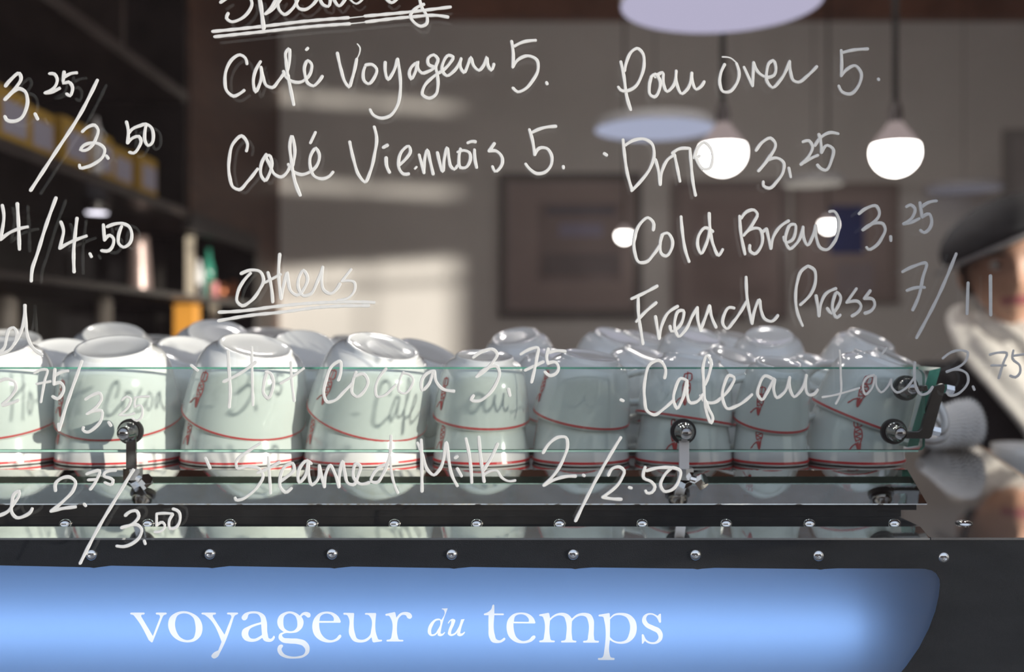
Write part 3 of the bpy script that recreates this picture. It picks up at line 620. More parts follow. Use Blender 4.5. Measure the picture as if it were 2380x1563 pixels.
for zz, mm, lb in ((gt, 'edge', 'dark green polished top edge'), (gb-.0012, 'edgelit', 'polished bottom edge, sun glow painted pale green')):
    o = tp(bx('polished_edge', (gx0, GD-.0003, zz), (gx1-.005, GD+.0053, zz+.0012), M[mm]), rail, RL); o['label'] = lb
# leaning side pane, its front edge showing teal
bm = bmesh.new(); b0, b1 = P(2108, 1040, .757), P(2134, 1036, .757); t0, t1 = P(2160, 862, .757), P(2187, 855, .757)
fr = [b0, b1, t1, t0]; va = [bm.verts.new(p) for p in fr]; vb = [bm.verts.new(p+Vector((0.0, .42, 0))) for p in fr]
f1 = bm.faces.new(va[::-1]); f2 = bm.faces.new(vb)
fs = [bm.faces.new((va[i], va[(i+1) % 4], vb[(i+1) % 4], vb[i])) for i in range(4)]
for f in (f1, f2, fs[0], fs[2]): f.material_index = 1
o = tp(obj('glass_panel', bm, [M['rail'], M['edge']]), rail, RL); o['label'] = 'leaning side glass panel with a teal edge'
def bolt_set(px, py, D=GD):
    p = P(px, py, D)
    bm = bmesh.new(); cyl(bm, p+Vector((0, -.003, 0)), p, .0092, 32); tp(obj('rubber_washer', bm, M['rubber']), rail, RL)
    bm = bmesh.new(); q = Vector((0, 0, 1)).rotation_difference(Vector((0, -1, 0))).to_matrix().to_4x4()
    add_lathe(bm, [(0, 0), (.0072, 0), (.0074, .003), (.0066, .0055), (.005, .0075), (.0048, .012), (.0035, .0145), (0, .0155)], 28, M=Matrix.Translation(p+Vector((0, -.003, 0))) @ q)
    tp(obj('bolt_head', bm, M['darkchrome'], smooth=True), rail, RL)
def strap(px, py0, py1, m):
    a = P(px, py0, GD-.003); b = P(px+3, py1, GD-.003); w2 = .0036
    bm = bmesh.new(); add_box(bm, (a.x-w2, GD-.0055, b.z), (a.x+w2, GD-.003, a.z)); o = tp(obj('strap', bm, m, bevel=.0004), rail, RL)
    # foot: clamp nut cluster on the bevel
    bm = bmesh.new(); c = P(px+2, 1100, .742)
    cyl(bm, c+Vector((0, 0, -.0045)), c+Vector((0, 0, .0035)), .0068, 6)
    cyl(bm, c+Vector((.009, -.004, -.0065)), c+Vector((.013, -.008, -.003)), .0042, 6); cyl(bm, c+Vector((0, 0, -.003)), c+Vector((.010, -.005, -.005)), .003, 10)
    tp(obj('clamp_nut', bm, M['chrome']), rail, RL)
for px, m in ((305, M['darkchrome']), (1587, mat('sky_bright_steel', (.92, .90, .89), .42, .35, noise=.04))):  # second strap's pale colour stands in for reflected sky
    bolt_set(px, 1003); strap(px+2, 1008, 1090, m)
bolt_set(2075, 1003); bolt_set(2103, 902, .752)
# corner bracket
bm = bmesh.new()
def plate(bm, q, D, th):
    a = [bm.verts.new(P(x, y, D)) for x, y in q]; b = [bm.verts.new(P(x, y, D)+Vector((0, th, 0))) for x, y in q]
    bm.faces.new(a); bm.faces.new(b[::-1]); n = len(q)
    for i in range(n): bm.faces.new((a[i], b[i], b[(i+1) % n], a[(i+1) % n]))
plate(bm, [(2170, 898), (2194, 892), (2198, 900), (2166, 1016), (2160, 1021), (2098, 1020), (2098, 1004), (2136, 1003), (2142, 997)], .744, .004)
plate(bm, [(2108, 897), (2155, 896), (2158, 910), (2108, 912)], .744, .004)
tp(obj('corner_bracket', bm, mat('blackened_steel', (.09, .09, .085), .22, .9, noise=.1), bevel=.0005), rail, RL)
for px, py in ((2206, 906), (2174, 1003)):
    bm = bmesh.new(); c = P(px, py, .747); d = Vector((1, 0, -.22)).normalized()
    cyl(bm, c-d*.003, c+d*.0028, .0036, 6); tp(obj('hex_nut', bm, M['chrome']), rail, RL)

# ------------------------------------------------------------------ cups
RP = [(0, 1.0), (.03, 1.0), (.15, .985), (.35, .952), (.55, .908), (.68, .872), (.78, .825), (.86, .765), (.91, .69), (.93, .62)]
def rad(t):
    for (a, ra), (b, rb) in zip(RP, RP[1:]):
        if t <= b: return ra+(rb-ra)*(t-a)/(b-a)
    return RP[-1][1]
def cup_meshes(R, H):
    t = .0022
    prof = [(R-t, .0008), (R-t*.5, 0)]
    n = 22
    for i in range(n+1):
        u = .01+(.93-.01)*i/n; prof.append((R*rad(u), H*u))
    prof += [(.60*R, H*.945), (.595*R, H*.985), (.58*R, H), (.545*R, H), (.525*R, H*.996), (.50*R, H*.988), (.25*R, H*.986), (0, H*.986)]
    inner = [(0, H*.90), (.3*R, H*.895), (.5*R, H*.88)]+[(R*rad(.9-.88*i/12)-t, H*(.86-.85*i/12)) for i in range(13)]
    bm = bmesh.new(); full = inner[::1]+prof
    add_lathe(bm, full, 56)
    body = bpy.data.meshes.new('cup'); bmesh.ops.recalc_face_normals(bm, faces=bm.faces); bm.to_mesh(body); bm.free()
    for p in body.polygons: p.use_smooth = True
    body.materials.append(M['cup'])
    # rim band
    bm = bmesh.new(); z0, z1 = .0016, (.0033 if R > .04 else .0036)
    add_lathe(bm, [(R*rad(z0/H)-.0003, z0), (R*rad(z0/H)+.0003, z0+.0002), (R*rad(z1/H)+.0003, z1-.0002), (R*rad(z1/H)-.0003, z1)], 56)
    band = bpy.data.meshes.new('rim_band'); bm.to_mesh(band); bm.free(); band.materials.append(M['red'])
    # handle: ear pointing to +X, inverted
    bm = bmesh.new(); zt = H*.30; zb = H*.78
    pts = [Vector((R*rad(.22)-.002, 0, H*.20)), Vector((R+.008, 0, H*.16)), Vector((R+.017, 0, H*.20)), Vector((R+.020, 0, H*.30)), Vector((R+.017, 0, H*.44)), Vector((R+.008, 0, H*.60)), Vector((R*rad(.72)-.003, 0, H*.72))]
    sm = []
    for i in range(len(pts)-1):
        p0, p1, p2, p3 = pts[max(i-1, 0)], pts[i], pts[i+1], pts[min(i+2, len(pts)-1)]
        for s in range(5):
            u = s/5; sm.append(.5*((2*p1)+(-p0+p2)*u+(2*p0-5*p1+4*p2-p3)*u*u+(-p0+3*p1-3*p2+p3)*u**3))
    sm.append(pts[-1])
    add_tube(bm, sm, .0032, 12)
    for v in bm.verts: v.co.y *= 1.5
    hd = bpy.data.meshes.new('handle'); bmesh.ops.recalc_face_normals(bm, faces=bm.faces); bm.to_mesh(hd); bm.free(); hd.materials.append(M['cup'])
    for p in hd.polygons: p.use_smooth = True
    # emblem: small red sketched figure (upside down like the cup), wrapped on the wall facing -Y
    bm = bmesh.new(); s = .00030*(R/.0475)**.5
    s *= 1.5; st = [[(-6, 2), (6, 0), (7, 12), (-5, 14), (-6, 2)], [(-1, -3), (0, 14)], [(7, 4), (9, 10)], [(-5, 16), (5, 18), (-4, 24), (6, 27), (-4, 32), (5, 36), (-3, 40)], [(-5, 18), (-6, 30), (-3, 42)], [(6, 18), (8, 30), (4, 44)],
          [(-4, 44), (2, 60), (5, 44)], [(-2, 44), (1, 58), (3, 44)], [(-3, 45), (-10, 50), (-15, 58)], [(-15, 56), (-17, 60)], [(0, 42), (1, 58)]]
    for sk in st:
        q = spline(sk, step=2) if len(sk) > 2 else sk
        pr = None
        for i, p in enumerate(q):
            a = Vector(q[max(i-1, 0)]); b = Vector(q[min(i+1, len(q)-1)]); tt = (b-a).normalized(); nn = Vector((-tt.y, tt.x))*1.1
            row = []
            for w_, off in ((-1, .0004), (0, .0006), (1, .0004)):
                c = Vector(p)+nn*w_; z = H*.70-c.y*s; z = max(z, .004); rr = R*rad(z/H)+off; th = c.x*s/rr
                row.append(bm.verts.new((rr*math.sin(th), -rr*math.cos(th), z)))
            if pr: 
                bm.faces.new((pr[0], pr[1], row[1], row[0])); bm.faces.new((pr[1], pr[2], row[2], row[1]))
            pr = row
    em = bpy.data.meshes.new('emblem'); bm.to_mesh(em); bm.free(); em.materials.append(M['red'])
    return body, band, hd, em
SZ = {'large': (.0475, .0600, .0190), 'medium': (.0374, .0503, .0262), 'small': (.0285, .0485, .0235)}
CM = {s: cup_meshes(R, H) for s, (R, H, _) in SZ.items()}
ORD = ['first', 'second', 'third', 'fourth', 'fifth', 'sixth', 'seventh', 'eighth', 'ninth', 'tenth', 'eleventh']
def cup(size, loc, emb=-40, hand=-125, tilt=0, lean=0, label='', group=''):
    """emb, hand: azimuth in degrees, 0 towards the lens, negative to the left. tilt>0 lifts the left rim; lean>0 lifts the back rim"""
    b, band, hd, em = CM[size]
    o = bpy.data.objects.new('coffee_cup', b); C.objects.link(o); o.location = loc
    Rm = Matrix.Rotation(math.radians(tilt), 4, 'Y') @ Matrix.Rotation(math.radians(lean), 4, 'X')
    o.rotation_euler = Rm.to_euler()
    tag(o, label, 'cup', group)
    c = bpy.data.objects.new('rim_band', band); C.objects.link(c); c.parent = o; c['label'] = 'thin red line near the rim'
    c = bpy.data.objects.new('handle', hd); C.objects.link(c); c.parent = o; c.rotation_euler = (0, 0, math.radians(hand-90))
    c = bpy.data.objects.new('emblem', em); C.objects.link(c); c.parent = o; c.rotation_euler = (0, 0, math.radians(emb)); c['label'] = 'small red printed figure'
    return o
def stack(size, px, D, ups, row, n, base=(-45, 0, 0), off=None, first=''):
    R, H, st = SZ[size]; x = (px-1190)/F*D; z = ZT+.0002
    rows = {1: 'front row', 2: 'second row', 3: 'third row', 4: 'back row'}
    lv = ['bottom', 'second', 'third'] if len(ups) > 1 else ['bottom', 'top']
    for i, u in enumerate([base]+list(ups)):
        e, t, l = u[:3]; dz = u[3] if len(u) > 3 else 0; dx = u[4] if len(u) > 4 else 0; sz = u[5] if len(u) > 5 else size
        h = u[6] if len(u) > 6 else e-95
        name = 'topmost' if i == len(ups) else ('bottom' if i == 0 else 'middle')
        lab = '%s upside-down white cup, %s of the %s stack from the left in the %s' % (sz, name, ORD[n], rows[row])
        cup(sz, (x+dx, D, z+i*st+dz), e, h, t, l, lab, 'upturned cups on the machine')
# front row : (size, px, [(emblem, tilt, lean, dz, dx)], base emblem)
fr = [('large', 2, [(-75, 1, 17, .0125)], (-70, 0, 0)), ('large', 279, [(-43, 2, 18, .0130)], (-53, 0, 0)), ('large', 565, [(-38, 13, 16, .0145, .001)], (-48, 0, 0)),
      ('large', 850, [(-42, 15, 17, .0150, .001)], (-58, 0, 0)), ('medium', 1119, [(-57, 3, 11, .0065)], (-56, 0, 0)), ('medium', 1350, [(-72, 8, 10, .007)], (-100, 0, 0)),
      ('medium', 1588, [(-12, 8.5, -4, .005, 0, 'medium', -95)], (-20, 0, 0)), ('small', 1790, [(-36, 4, 15, .0070, 0, 'small', -95)], (-32, 0, 0)), ('small', 1985, [(-26, 20, 7, .0090, .003, 'medium', -140)], (-14, 0, 0, 0, 0, 'medium', -88))]
for i, (s, px, up, base) in enumerate(fr):
    D = .7616+SZ[s][0]+(.009 if i == 8 else 0)
    stack(s, px, D, up, 1, i, base)
r2 = [('large', 145, [(160, 12, 24, .010)]), ('large', 415, [(150, 18, 20, .012)]), ('large', 690, [(140, 16, 30, .018)]), ('large', 945, [(120, 22, 14, .010)]), ('medium', 1265, [(150, 16, 16, .006)]), ('medium', 1462, [(160, 18, 14, .009)]), ('medium', 1668, [(140, 14, 18, .008)]), ('small', 1850, [(150, 16, 20, .008)]), ('medium', 2030, [(150, 22, 14, .006)])]
for i, (s, px, up) in enumerate(r2): stack(s, px, .905 if i < 4 else .888, up, 2, i, (170, 0, 0))
r3 = [('large', 20, [(150, 5, 5), (150, 8, 15)]), ('large', 262, [(150, 5, 5), (150, 10, 22, .006)]), ('large', 492, [(150, 5, 5), (150, 14, 24, .009)]), ('large', 722, [(150, 5, 5), (150, 12, 16, -.006)]), ('large', 925, [(150, 5, 5), (160, 16, 12, -.012)]), ('medium', 1218, [(170, 2, 5), (150, -10, 20, -.002)]), ('medium', 1400, [(160, 2, 5), (150, 16, 18, -.002)]),
      ('medium', 1595, [(160, 2, 5), (150, 9, 22, -.001)]), ('medium', 1785, [(160, 2, 5), (150, -5, 24, -.001)]), ('medium', 1975, [(160, 2, 5), (150, 18, 20, -.003)])]
for i, (s, px, up) in enumerate(r3): stack(s, px, 1.003 if i < 5 else .975, up, 3, i, (170, 0, 0))
r4 = [('large', 350, [(160, 3, 3), (150, 4, 6, -.003)]), ('large', 625, [(160, 3, 3), (150, 5, 10, .004)]), ('large', 820, [(160, 3, 3), (150, 8, 8, -.004)]), ('medium', 1290, [(160, 2, 2)]), ('medium', 1470, [(160, 2, 2), (150, 12, 12, -.004)]), ('medium', 1690, [(160, 2, 2), (150, 10, 10, -.004)]), ('medium', 1880, [(160, 2, 2)])]
for i, (s, px, up) in enumerate(r4): stack(s, px, 1.10 if i < 3 else 1.06, up, 4, i, (170, 0, 0))

# ------------------------------------------------------------------ stack of paper coffee filters lying on the right plate
bm = bmesh.new(); seg = 60; AX = Vector((.93, .30, .0)).normalized(); AY = Vector((-.30, .93, 0)).normalized()
RM = .0300; org = Vector((.482, 1.195, EYE-.1323+RM+.0003))
for j in range(11):
    d0 = .0055*j; fl = .50+.48*min(1, j/7)-.05*(j % 2); droop = (1-fl)*RM
    def ringv(r0, d, amp, ph=0):
        vs = []
        for i in range(seg):
            a = 2*PI*i/seg; r = r0+amp*(1 if i % 2 else -1)+.0006*math.sin(3*a+j*.9)
            vs.append(bm.verts.new(org+AX*d+AY*(r*math.cos(a))+Vector((0, 0, r*math.sin(a)-droop))))
        return vs
    rs = [ringv(.013*fl, d0-.012, .0), ringv(.0135*fl, d0-.012, .0002), ringv((RM-.0015)*fl, d0+.0016, .0021), ringv((RM-.0019)*fl, d0+.0022, .0021), ringv(.0130*fl, d0-.0112, .0002)]
    for a, b in zip(rs, rs[1:]):
        for i in range(seg): bm.faces.new((a[i], a[(i+1) % seg], b[(i+1) % seg], b[i]))
    bm.faces.new(rs[0])
o = tag(obj('coffee_filters', bm, M['paper']), 'stack of fluted white paper coffee filters lying on the mirror plate', 'coffee filters', kind='stuff')

# ------------------------------------------------------------------ back bar bench under the machine
bench = tag(empty('bar_bench', (-.1, 1.0, 0)), 'dark bar bench under the espresso machine', 'counter')
BL = (-.1, 1.0, 0)
tp(bx('worktop', (-.80, .66, .86), (.62, 1.30, .90), M['blackwood'], bevel=.002), bench, BL)
tp(bx('cabinet', (-.78, .70, .0), (.60, 1.27, .86), M['blackwood']), bench, BL)

# ------------------------------------------------------------------ pendants
def disc_lamp(px, py, D, wpx, em, label, thick=.02):
    c = P(px, py, D); r = wpx/2/F*D
    root = tag(empty('pendant_lamp', (c.x, c.y, ZC)), label, 'lamp', 'disc pendant lamps'); L = (c.x, c.y, ZC)
    bm = bmesh.new(); add_lathe(bm, [(0, .0012), (r*.985, .0012), (r*.985, 0), (0, 0)], 64, (c.x, c.y, c.z)); tp(obj('diffuser', bm, em), root, L)
    bm = bmesh.new(); add_lathe(bm, [(r*.985, .0002), (r, 0), (r, thick), (r*.97, thick+.004), (.02, thick+.012), (0, thick+.012)], 64, (c.x, c.y, c.z+.0002)); tp(obj('shade', bm, M['white'], smooth=False), root, L)
    bm = bmesh.new(); cyl(bm, (c.x, c.y, c.z+thick+.01), (c.x, c.y, ZC), .0012, 8); tp(obj('cable', bm, M['cord']), root, L)
e1 = emat('lilac_diffuser', (.52, .49, .66), 1.0)
e1b = emat('blue_diffuser', (.42, .45, .60), 1.0)
e2 = emat('warm_diffuser', (.32, .29, .26), 1.0)
e3 = emat('dim_diffuser', (.13, .125, .15), 1.0)
disc_lamp(1675, 10, 1.71, 468, e1, 'large round lilac-white disc pendant at the top edge, nearest the window')
disc_lamp(1522, 302, 2.75, 282, e1b, 'round lilac-white disc pendant left of the two glowing bulbs')
disc_lamp(1890, 429, 3.25, 142, e2, 'small dim cream disc pendant between the two glowing bulbs')
disc_lamp(2240, 441, 3.70, 170, e3, 'faint grey disc pendant farthest to the right')
eb = emat('bulb_glow', (1.0, .93, .88), 14.0)
frost = emat('frosted_glow', (.36, .29, .285), 1.0)
def bulb(px, ybot, D, r, label, grp='globe bulb pendants', eb=eb):
    c = P(px, ybot, D); zc = c.z+r*1.0
    root = tag(empty('bulb_pendant', (c.x, c.y, ZC)), label, 'lamp', grp); L = (c.x, c.y, ZC)
    bm = bmesh.new(); prof = [(0, -r)]+[(r*math.cos(a), r*math.sin(a)*.98) for a in [(-PI/2)+PI/2*1.20*i/14 for i in range(1, 15)]]
    last = prof[-1]; add_lathe(bm, prof+[(0, last[1])], 40, (c.x, c.y, zc)); tp(obj('glowing_bowl', bm, eb, smooth=True), root, L)
    bm = bmesh.new(); a0 = math.asin(last[1]/(.98*r)) if last[1] < r else 0
    prof2 = [(last[0]*.999, last[1]+.0003), (r*.88, r*.50), (r*.68, r*.78), (r*.45, r*1.05), (r*.30, r*1.3), (0, r*1.3)]
    add_lathe(bm, prof2, 40, (c.x, c.y, zc)); tp(obj('bulb_neck', bm, frost, smooth=True), root, L)
    bm = bmesh.new(); add_lathe(bm, [(0, 0), (r*.30, 0), (r*.30, r*.5), (r*.2, r*.9), (0, r*.9)], 24, (c.x, c.y, zc+r*1.25)); tp(obj('socket', bm, M['socket']), root, L)
    bm = bmesh.new(); cyl(bm, (c.x, c.y, zc+r*2.1), (c.x, c.y, ZC), r*.13, 10); tp(obj('cable', bm, M['cord']), root, L)
bulb(1680, 408, 2.10, .0465, 'glowing globe bulb pendant behind the word Drip')
bulb(2081, 409, 2.10, .0475, 'glowing globe bulb pendant right of the price 3.25')
bulb(1451, 565, 3.55, .026, 'small far glowing bulb left of the words Cold Brew', 'far bulbs')
bulb(1925, 541, 3.55, .027, 'small far glowing bulb in front of the blue picture', 'far bulbs')

eb_fill = emat('fill_bulb_glow', (1.0, .95, .90), 72.0)  # for unseen bulbs added to brighten the room and sparkle the cups
GP = [(2.6, 2.1, .45), (3.6, 2.3, .45), (-.45, 2.45, .93), (.02, 2.5, .97), (.48, 2.45, .93), (.95, 2.55, .97), (1.40, 2.45, .93), (.0, 1.30, .62), (.35, 1.25, .62), (-.35, 1.35, .62), (.70, 1.40, .66), (-.1, 1.85, .80), (.5, 1.85, .80)]
for i, (x_, d_, z_) in enumerate(GP):
    bulb(1190+F*x_/d_, 781.5-z_*F/d_, d_, .026, 'added fill bulb out of frame, brightens the room', grp='added fill bulbs out of frame', eb=eb_fill)

# ------------------------------------------------------------------ pictures on the back wall
def picture(x0, y0, x1, y1, label, patches, fr=(.05, .04, .04), ground=(.44, .35, .335), name='picture_frame'):
    D = YB-.02; a = P(x0, y1, D); b = P(x1, y0, D); t = .03
    root = tag(empty(name, ((a.x+b.x)/2, YB, a.z)), label, 'picture'); L = ((a.x+b.x)/2, YB, a.z)
    mf = mat('frame_paint', fr, .5, noise=.1)
    bm = bmesh.new()
    add_box(bm, (a.x, D, a.z), (b.x, YB, a.z+t)); add_box(bm, (a.x, D, b.z-t), (b.x, YB, b.z)); add_box(bm, (a.x, D, a.z+t), (a.x+t, YB, b.z-t)); add_box(bm, (b.x-t, D, a.z+t), (b.x, YB, b.z-t))
    tp(obj('frame', bm, mf), root, L)
    tp(bx('print', (a.x+t, D+.008, a.z+t), (b.x-t, YB, b.z-t), mat('print_paper', ground, .5, noise=.12, nscale=5)), root, L)
    for pi, (u0, v0, u1, v1, col) in enumerate(patches):
        p = P(u0, v1, D+.006); q = P(u1, v0, D+.006)
        tp(bx('print_patch', (p.x, D+.0055-.001*pi, p.z), (q.x, D+.0078-.001*pi, q.z), mat('print_ink', col, .6, noise=.15, nscale=9)), root, L)
picture(1160, 402, 1492, 738, 'large dark framed brownish poster on the back wall, left of the bulbs', [(1250, 470, 1445, 655, (.34, .27, .265)), (1270, 480, 1430, 500, (.22, .20, .24)), (1300, 520, 1400, 550, (.36, .33, .45)), (1262, 590, 1440, 640, (.25, .21, .215))], fr=(.20, .175, .17))
picture(1560, 420, 1832, 742, 'reddish brown framed poster on the back wall behind the words Cold Brew', [(1610, 470, 1790, 690, (.40, .31, .30))], fr=(.33, .27, .26))
picture(1846, 425, 2090, 705, 'framed poster with a dark blue square behind the price of Cold Brew', [(1930, 478, 2008, 590, (.05, .07, .24)), (1945, 610, 2030, 680, (.42, .36, .38))], fr=(.36, .29, .27))
picture(2335, 300, 2480, 520, 'grey framed panel at the right edge of the back wall', [], fr=(.40, .38, .37), ground=(.5, .47, .47))

# ------------------------------------------------------------------ shelving on the left
shl = tag(empty('shelving_unit', (XL-.2, 2.0, 0)), 'tall black shelving unit along the left wall', 'shelves'); SL = (XL-.2, 2.0, 0)
tp(bx('back_board', (XL-.42, .66, 0), (XL-.40, 3.498, ZC-.002), M['blackwood']), shl, SL)
for z0, z1, m in ((.315, .338, 'shelfedge'), (.622, .650, 'shelfedge'), (.93, .95, 'blackwood'), (.098, .112, 'shelfedge'), (-.20, -.17, 'blackwood')):
    y1 = 2.77 if z0 > .2 else 3.49
    tp(bx('shelf', (XL-.40, .68, zr(z0)), (XL-.003, y1, zr(z1)), M[m]), shl, SL)
for y, z0 in ((.66, -1.44), (2.745, .338), (2.30, .65), (1.52, .65)):
    tp(bx('upright', (XL-.40, y, zr(z0)), (XL-.006, y+.024, ZC-.003), M['shelfedge'] if y == 2.30 else M['blackwood']), shl, SL)
tp(bx('niche_frame', (XL-.40, 3.455, zr(-.17)), (XL+.004, 3.50, zr(.335)), M['blackwood']), shl, SL)
tp(bx('niche_frame', (XL-.02, 2.775, zr(.285)), (XL+.004, 3.455, zr(.335)), M['blackwood']), shl, SL)
tp(bx('shelf_back', (XL-.32, 3.44, zr(-.17)), (XL-.30, 3.455, zr(.315)), mat('grey_panel', (.10, .09, .085), .4, noise=.2)), shl, SL)
# yellow boxes with lilac labels
ed = [1.50, 1.625, 1.745, 1.87, 1.99, 2.125, 2.265, 2.40, 2.53]
bxm = None
for i, (a, b) in enumerate(zip(ed, ed[1:])):
    h = .090+.004*((i*7) % 3-1); dx = .006*((i*5) % 3-1)
    x1 = XL-.010+dx; root = empty('tea_box', (XL-.06, (a+b)/2, zr(.338)), 0); RLc = (XL-.06, (a+b)/2, zr(.338))
    tag(root, 'yellow box with a lilac label, %s from the window on the left shelf' % ORD[i], 'box', 'yellow boxes on the shelf')
    tp(bx('carton', (XL-.11, a+.004, zr(.3382)), (x1, b-.004, zr(.338+h)), M['yellow'], bevel=.002), root, RLc)
    tp(bx('label_sheet', (x1, a+.026, zr(.352)), (x1+.001, b-.012, zr(.338+h-.022)), M['label']), root, RLc)
def bottle(name, x, y, z, prof, m, label, cat):
    bm = bmesh.new(); add_lathe(bm, prof, 28); return tag(obj(name, bm, m, smooth=True, loc=(x, y, z)), label, cat)
# a white bottle in front of the boxes
bottle('white_bottle', XL+.012-.03, 2.155, zr(.338)+.0003, [(0, 0), (.012, 0), (.0125, .004), (.0125, .085), (.008, .10), (.005, .108), (.005, .118), (0, .118)], M['white'], 'slim white bottle standing before the yellow boxes', 'bottle').location.x = XL+.0135-.018
# puck lamp under the shelf
pk = tag(empty('puck_light', (-.985, 2.45, zr(.315))), 'small glowing round lamp under the left shelf', 'lamp'); PK = (-.985, 2.45, zr(.315))
bm = bmesh.new(); add_lathe(bm, [(0, 0), (.028, 0), (.030, .022), (0, .022)], 32, (-.985, 2.45, zr(.2925))); tp(obj('lamp_housing', bm, M['darkchrome']), pk, PK)
bm = bmesh.new(); add_lathe(bm, [(0, 0), (.024, 0), (.024, .0012), (0, .0012)], 32, (-.985, 2.45, zr(.291))); tp(obj('lens', bm, emat('puck_glow', (.92, .88, 1), 3.0)), pk, PK)
# things in the niche
ZS = zr(.112)+.0004
def at(px, D): return (px-1190)/F*D
bottle('steel_jug', at(322, 2.75), 2.75, ZS, [(0, 0), (.034, 0), (.035, .01), (.030, .09), (.026, .13), (.025, .152), (0, .152)], mat('rose_steel', (.40, .30, .28), .4, .6, noise=.1), 'tall rosy steel jug in the dark niche', 'jug')
tag(bx('cream_post', (at(431, 2.9), 2.9, ZS), (at(450, 2.9), 2.915, zr(.30)), M['cream']), 'upright cream strip standing in the dark niche', 'post')
bottle('syrup_bottle', at(462, 3.05), 3.05, ZS, [(0, 0), (.014, 0), (.014, .075), (.009, .09), (.006, .10), (.006, .112), (0, .112)], M['white'], 'white bottle left of the green bottle in the niche', 'bottle')
bottle('green_bottle', at(484, 3.10), 3.10, ZS, [(0, 0), (.017, 0), (.017, .09), (.010, .115), (.007, .125), (.007, .15), (0, .15)], M['green'], 'green glass bottle in the niche at the left', 'bottle')
bottle('pink_tin', at(497, 3.0), 3.0, ZS, [(0, 0), (.012, 0), (.012, .045), (0, .045)], M['pink'], 'small pink tin in front of the green bottle', 'tin')
bottle('copper_tin', at(517, 3.2), 3.2, ZS, [(0, 0), (.013, 0), (.013, .05), (0, .05)], M['copper'], 'small copper tin right of the green bottle', 'tin')
bottle('copper_tin', at(540, 3.3), 3.3, ZS, [(0, 0), (.013, 0), (.013, .065), (0, .065)], M['copper'], 'taller copper tin nearest the niche end', 'tin')
zl = zr(-.17)
tag(bx('snack_box', (at(412, 2.98), 2.95, zl), (at(458, 2.98), 3.01, zr(.092)), M['orange']), 'orange box on the lower niche shelf', 'box')
bottle('cream_canister', at(242, 2.3), 2.3, zl, [(0, 0), (.018, 0), (.018, .25), (.012, .262), (0, .262)], M['cream'], 'tall cream canister on the lower niche shelf', 'canister')
bottle('cream_canister', at(14, 1.9), 1.9, zl, [(0, 0), (.02, 0), (.02, .235), (.012, .245), (0, .245)], M['cream'], 'cream canister at the far left of the lower niche shelf', 'canister')
tag(bx('cream_bar', (at(486, 3.1), 3.1, zl), (at(503, 3.1), 3.12, zr(.092)), M['cream']), 'slim cream upright beside the orange box', 'post')

# ------------------------------------------------------------------ barista
skin = mat('skin', (.62, .36, .26), .5, noise=.08, nscale=20)
lips = mat('lips', (.42, .14, .15), .45, noise=.1)
shirt = mat('black_shirt', (.022, .023, .028), .85, noise=.3, nscale=30, bump=.2)
trous = mat('dark_trousers', (.03, .03, .035), .9, noise=.3, nscale=30)
HX, HY, HZ = .957, 2.00, EYE+.136
OX, OY, OZ = .11, .25, .018          # centre of the head
def skin_mesh(nodes, edges, lvl=2):
    me = bpy.data.meshes.new('sk'); me.from_pydata([n[0] for n in nodes], edges, []); me.update()
    o = bpy.data.objects.new('sk', me); C.objects.link(o)
    m = o.modifiers.new('s', 'SKIN'); m.use_smooth_shade = True; m.branch_smoothing = .6
    sv = me.skin_vertices[0].data
    for i, n in enumerate(nodes):
        r = n[1]; sv[i].radius = (r, r) if isinstance(r, float) else r
    sv[0].use_root = True
    s = o.modifiers.new('u', 'SUBSURF'); s.levels = lvl; s.render_levels = lvl
    dg = bpy.context.evaluated_depsgraph_get(); dg.update()
    r = bpy.data.meshes.new_from_object(o.evaluated_get(dg)); bpy.data.objects.remove(o); return r
N = []; E = []
def node(p, r, par=None, sh=True):
    if sh: p = (p[0]+OX, p[1]+OY, p[2]+(OZ if p[2] > .2 else 0))
    N.append((Vector(p), r)); i = len(N)-1
    if par is not None: E.append((par, i))
    return i
pel = node((.885, 1.82, .97), (.155, .115)); wst = node((.885, 1.815, 1.10), (.135, .10), pel); ch = node((.88, 1.80, 1.24), (.155, .112), wst)
uc = node((.875, 1.79, 1.345), (.150, .095), ch); nk = node((.868, 1.775, 1.425), (.062, .062), uc); nk2 = node((.862, 1.76, 1.485), (.055, .055), nk)
def arm(sh, el, wr, side, palm, fdir):
    a = node(sh, (.062, .062), uc, False); b = node(Vector(sh).lerp(Vector(el), .5), (.047, .047), a, False); c = node(el, (.040, .040), b, False); d = node(Vector(el).lerp(Vector(wr), .45), (.037, .037), c, False); e = node(wr, (.025, .020), d, False)
    return e
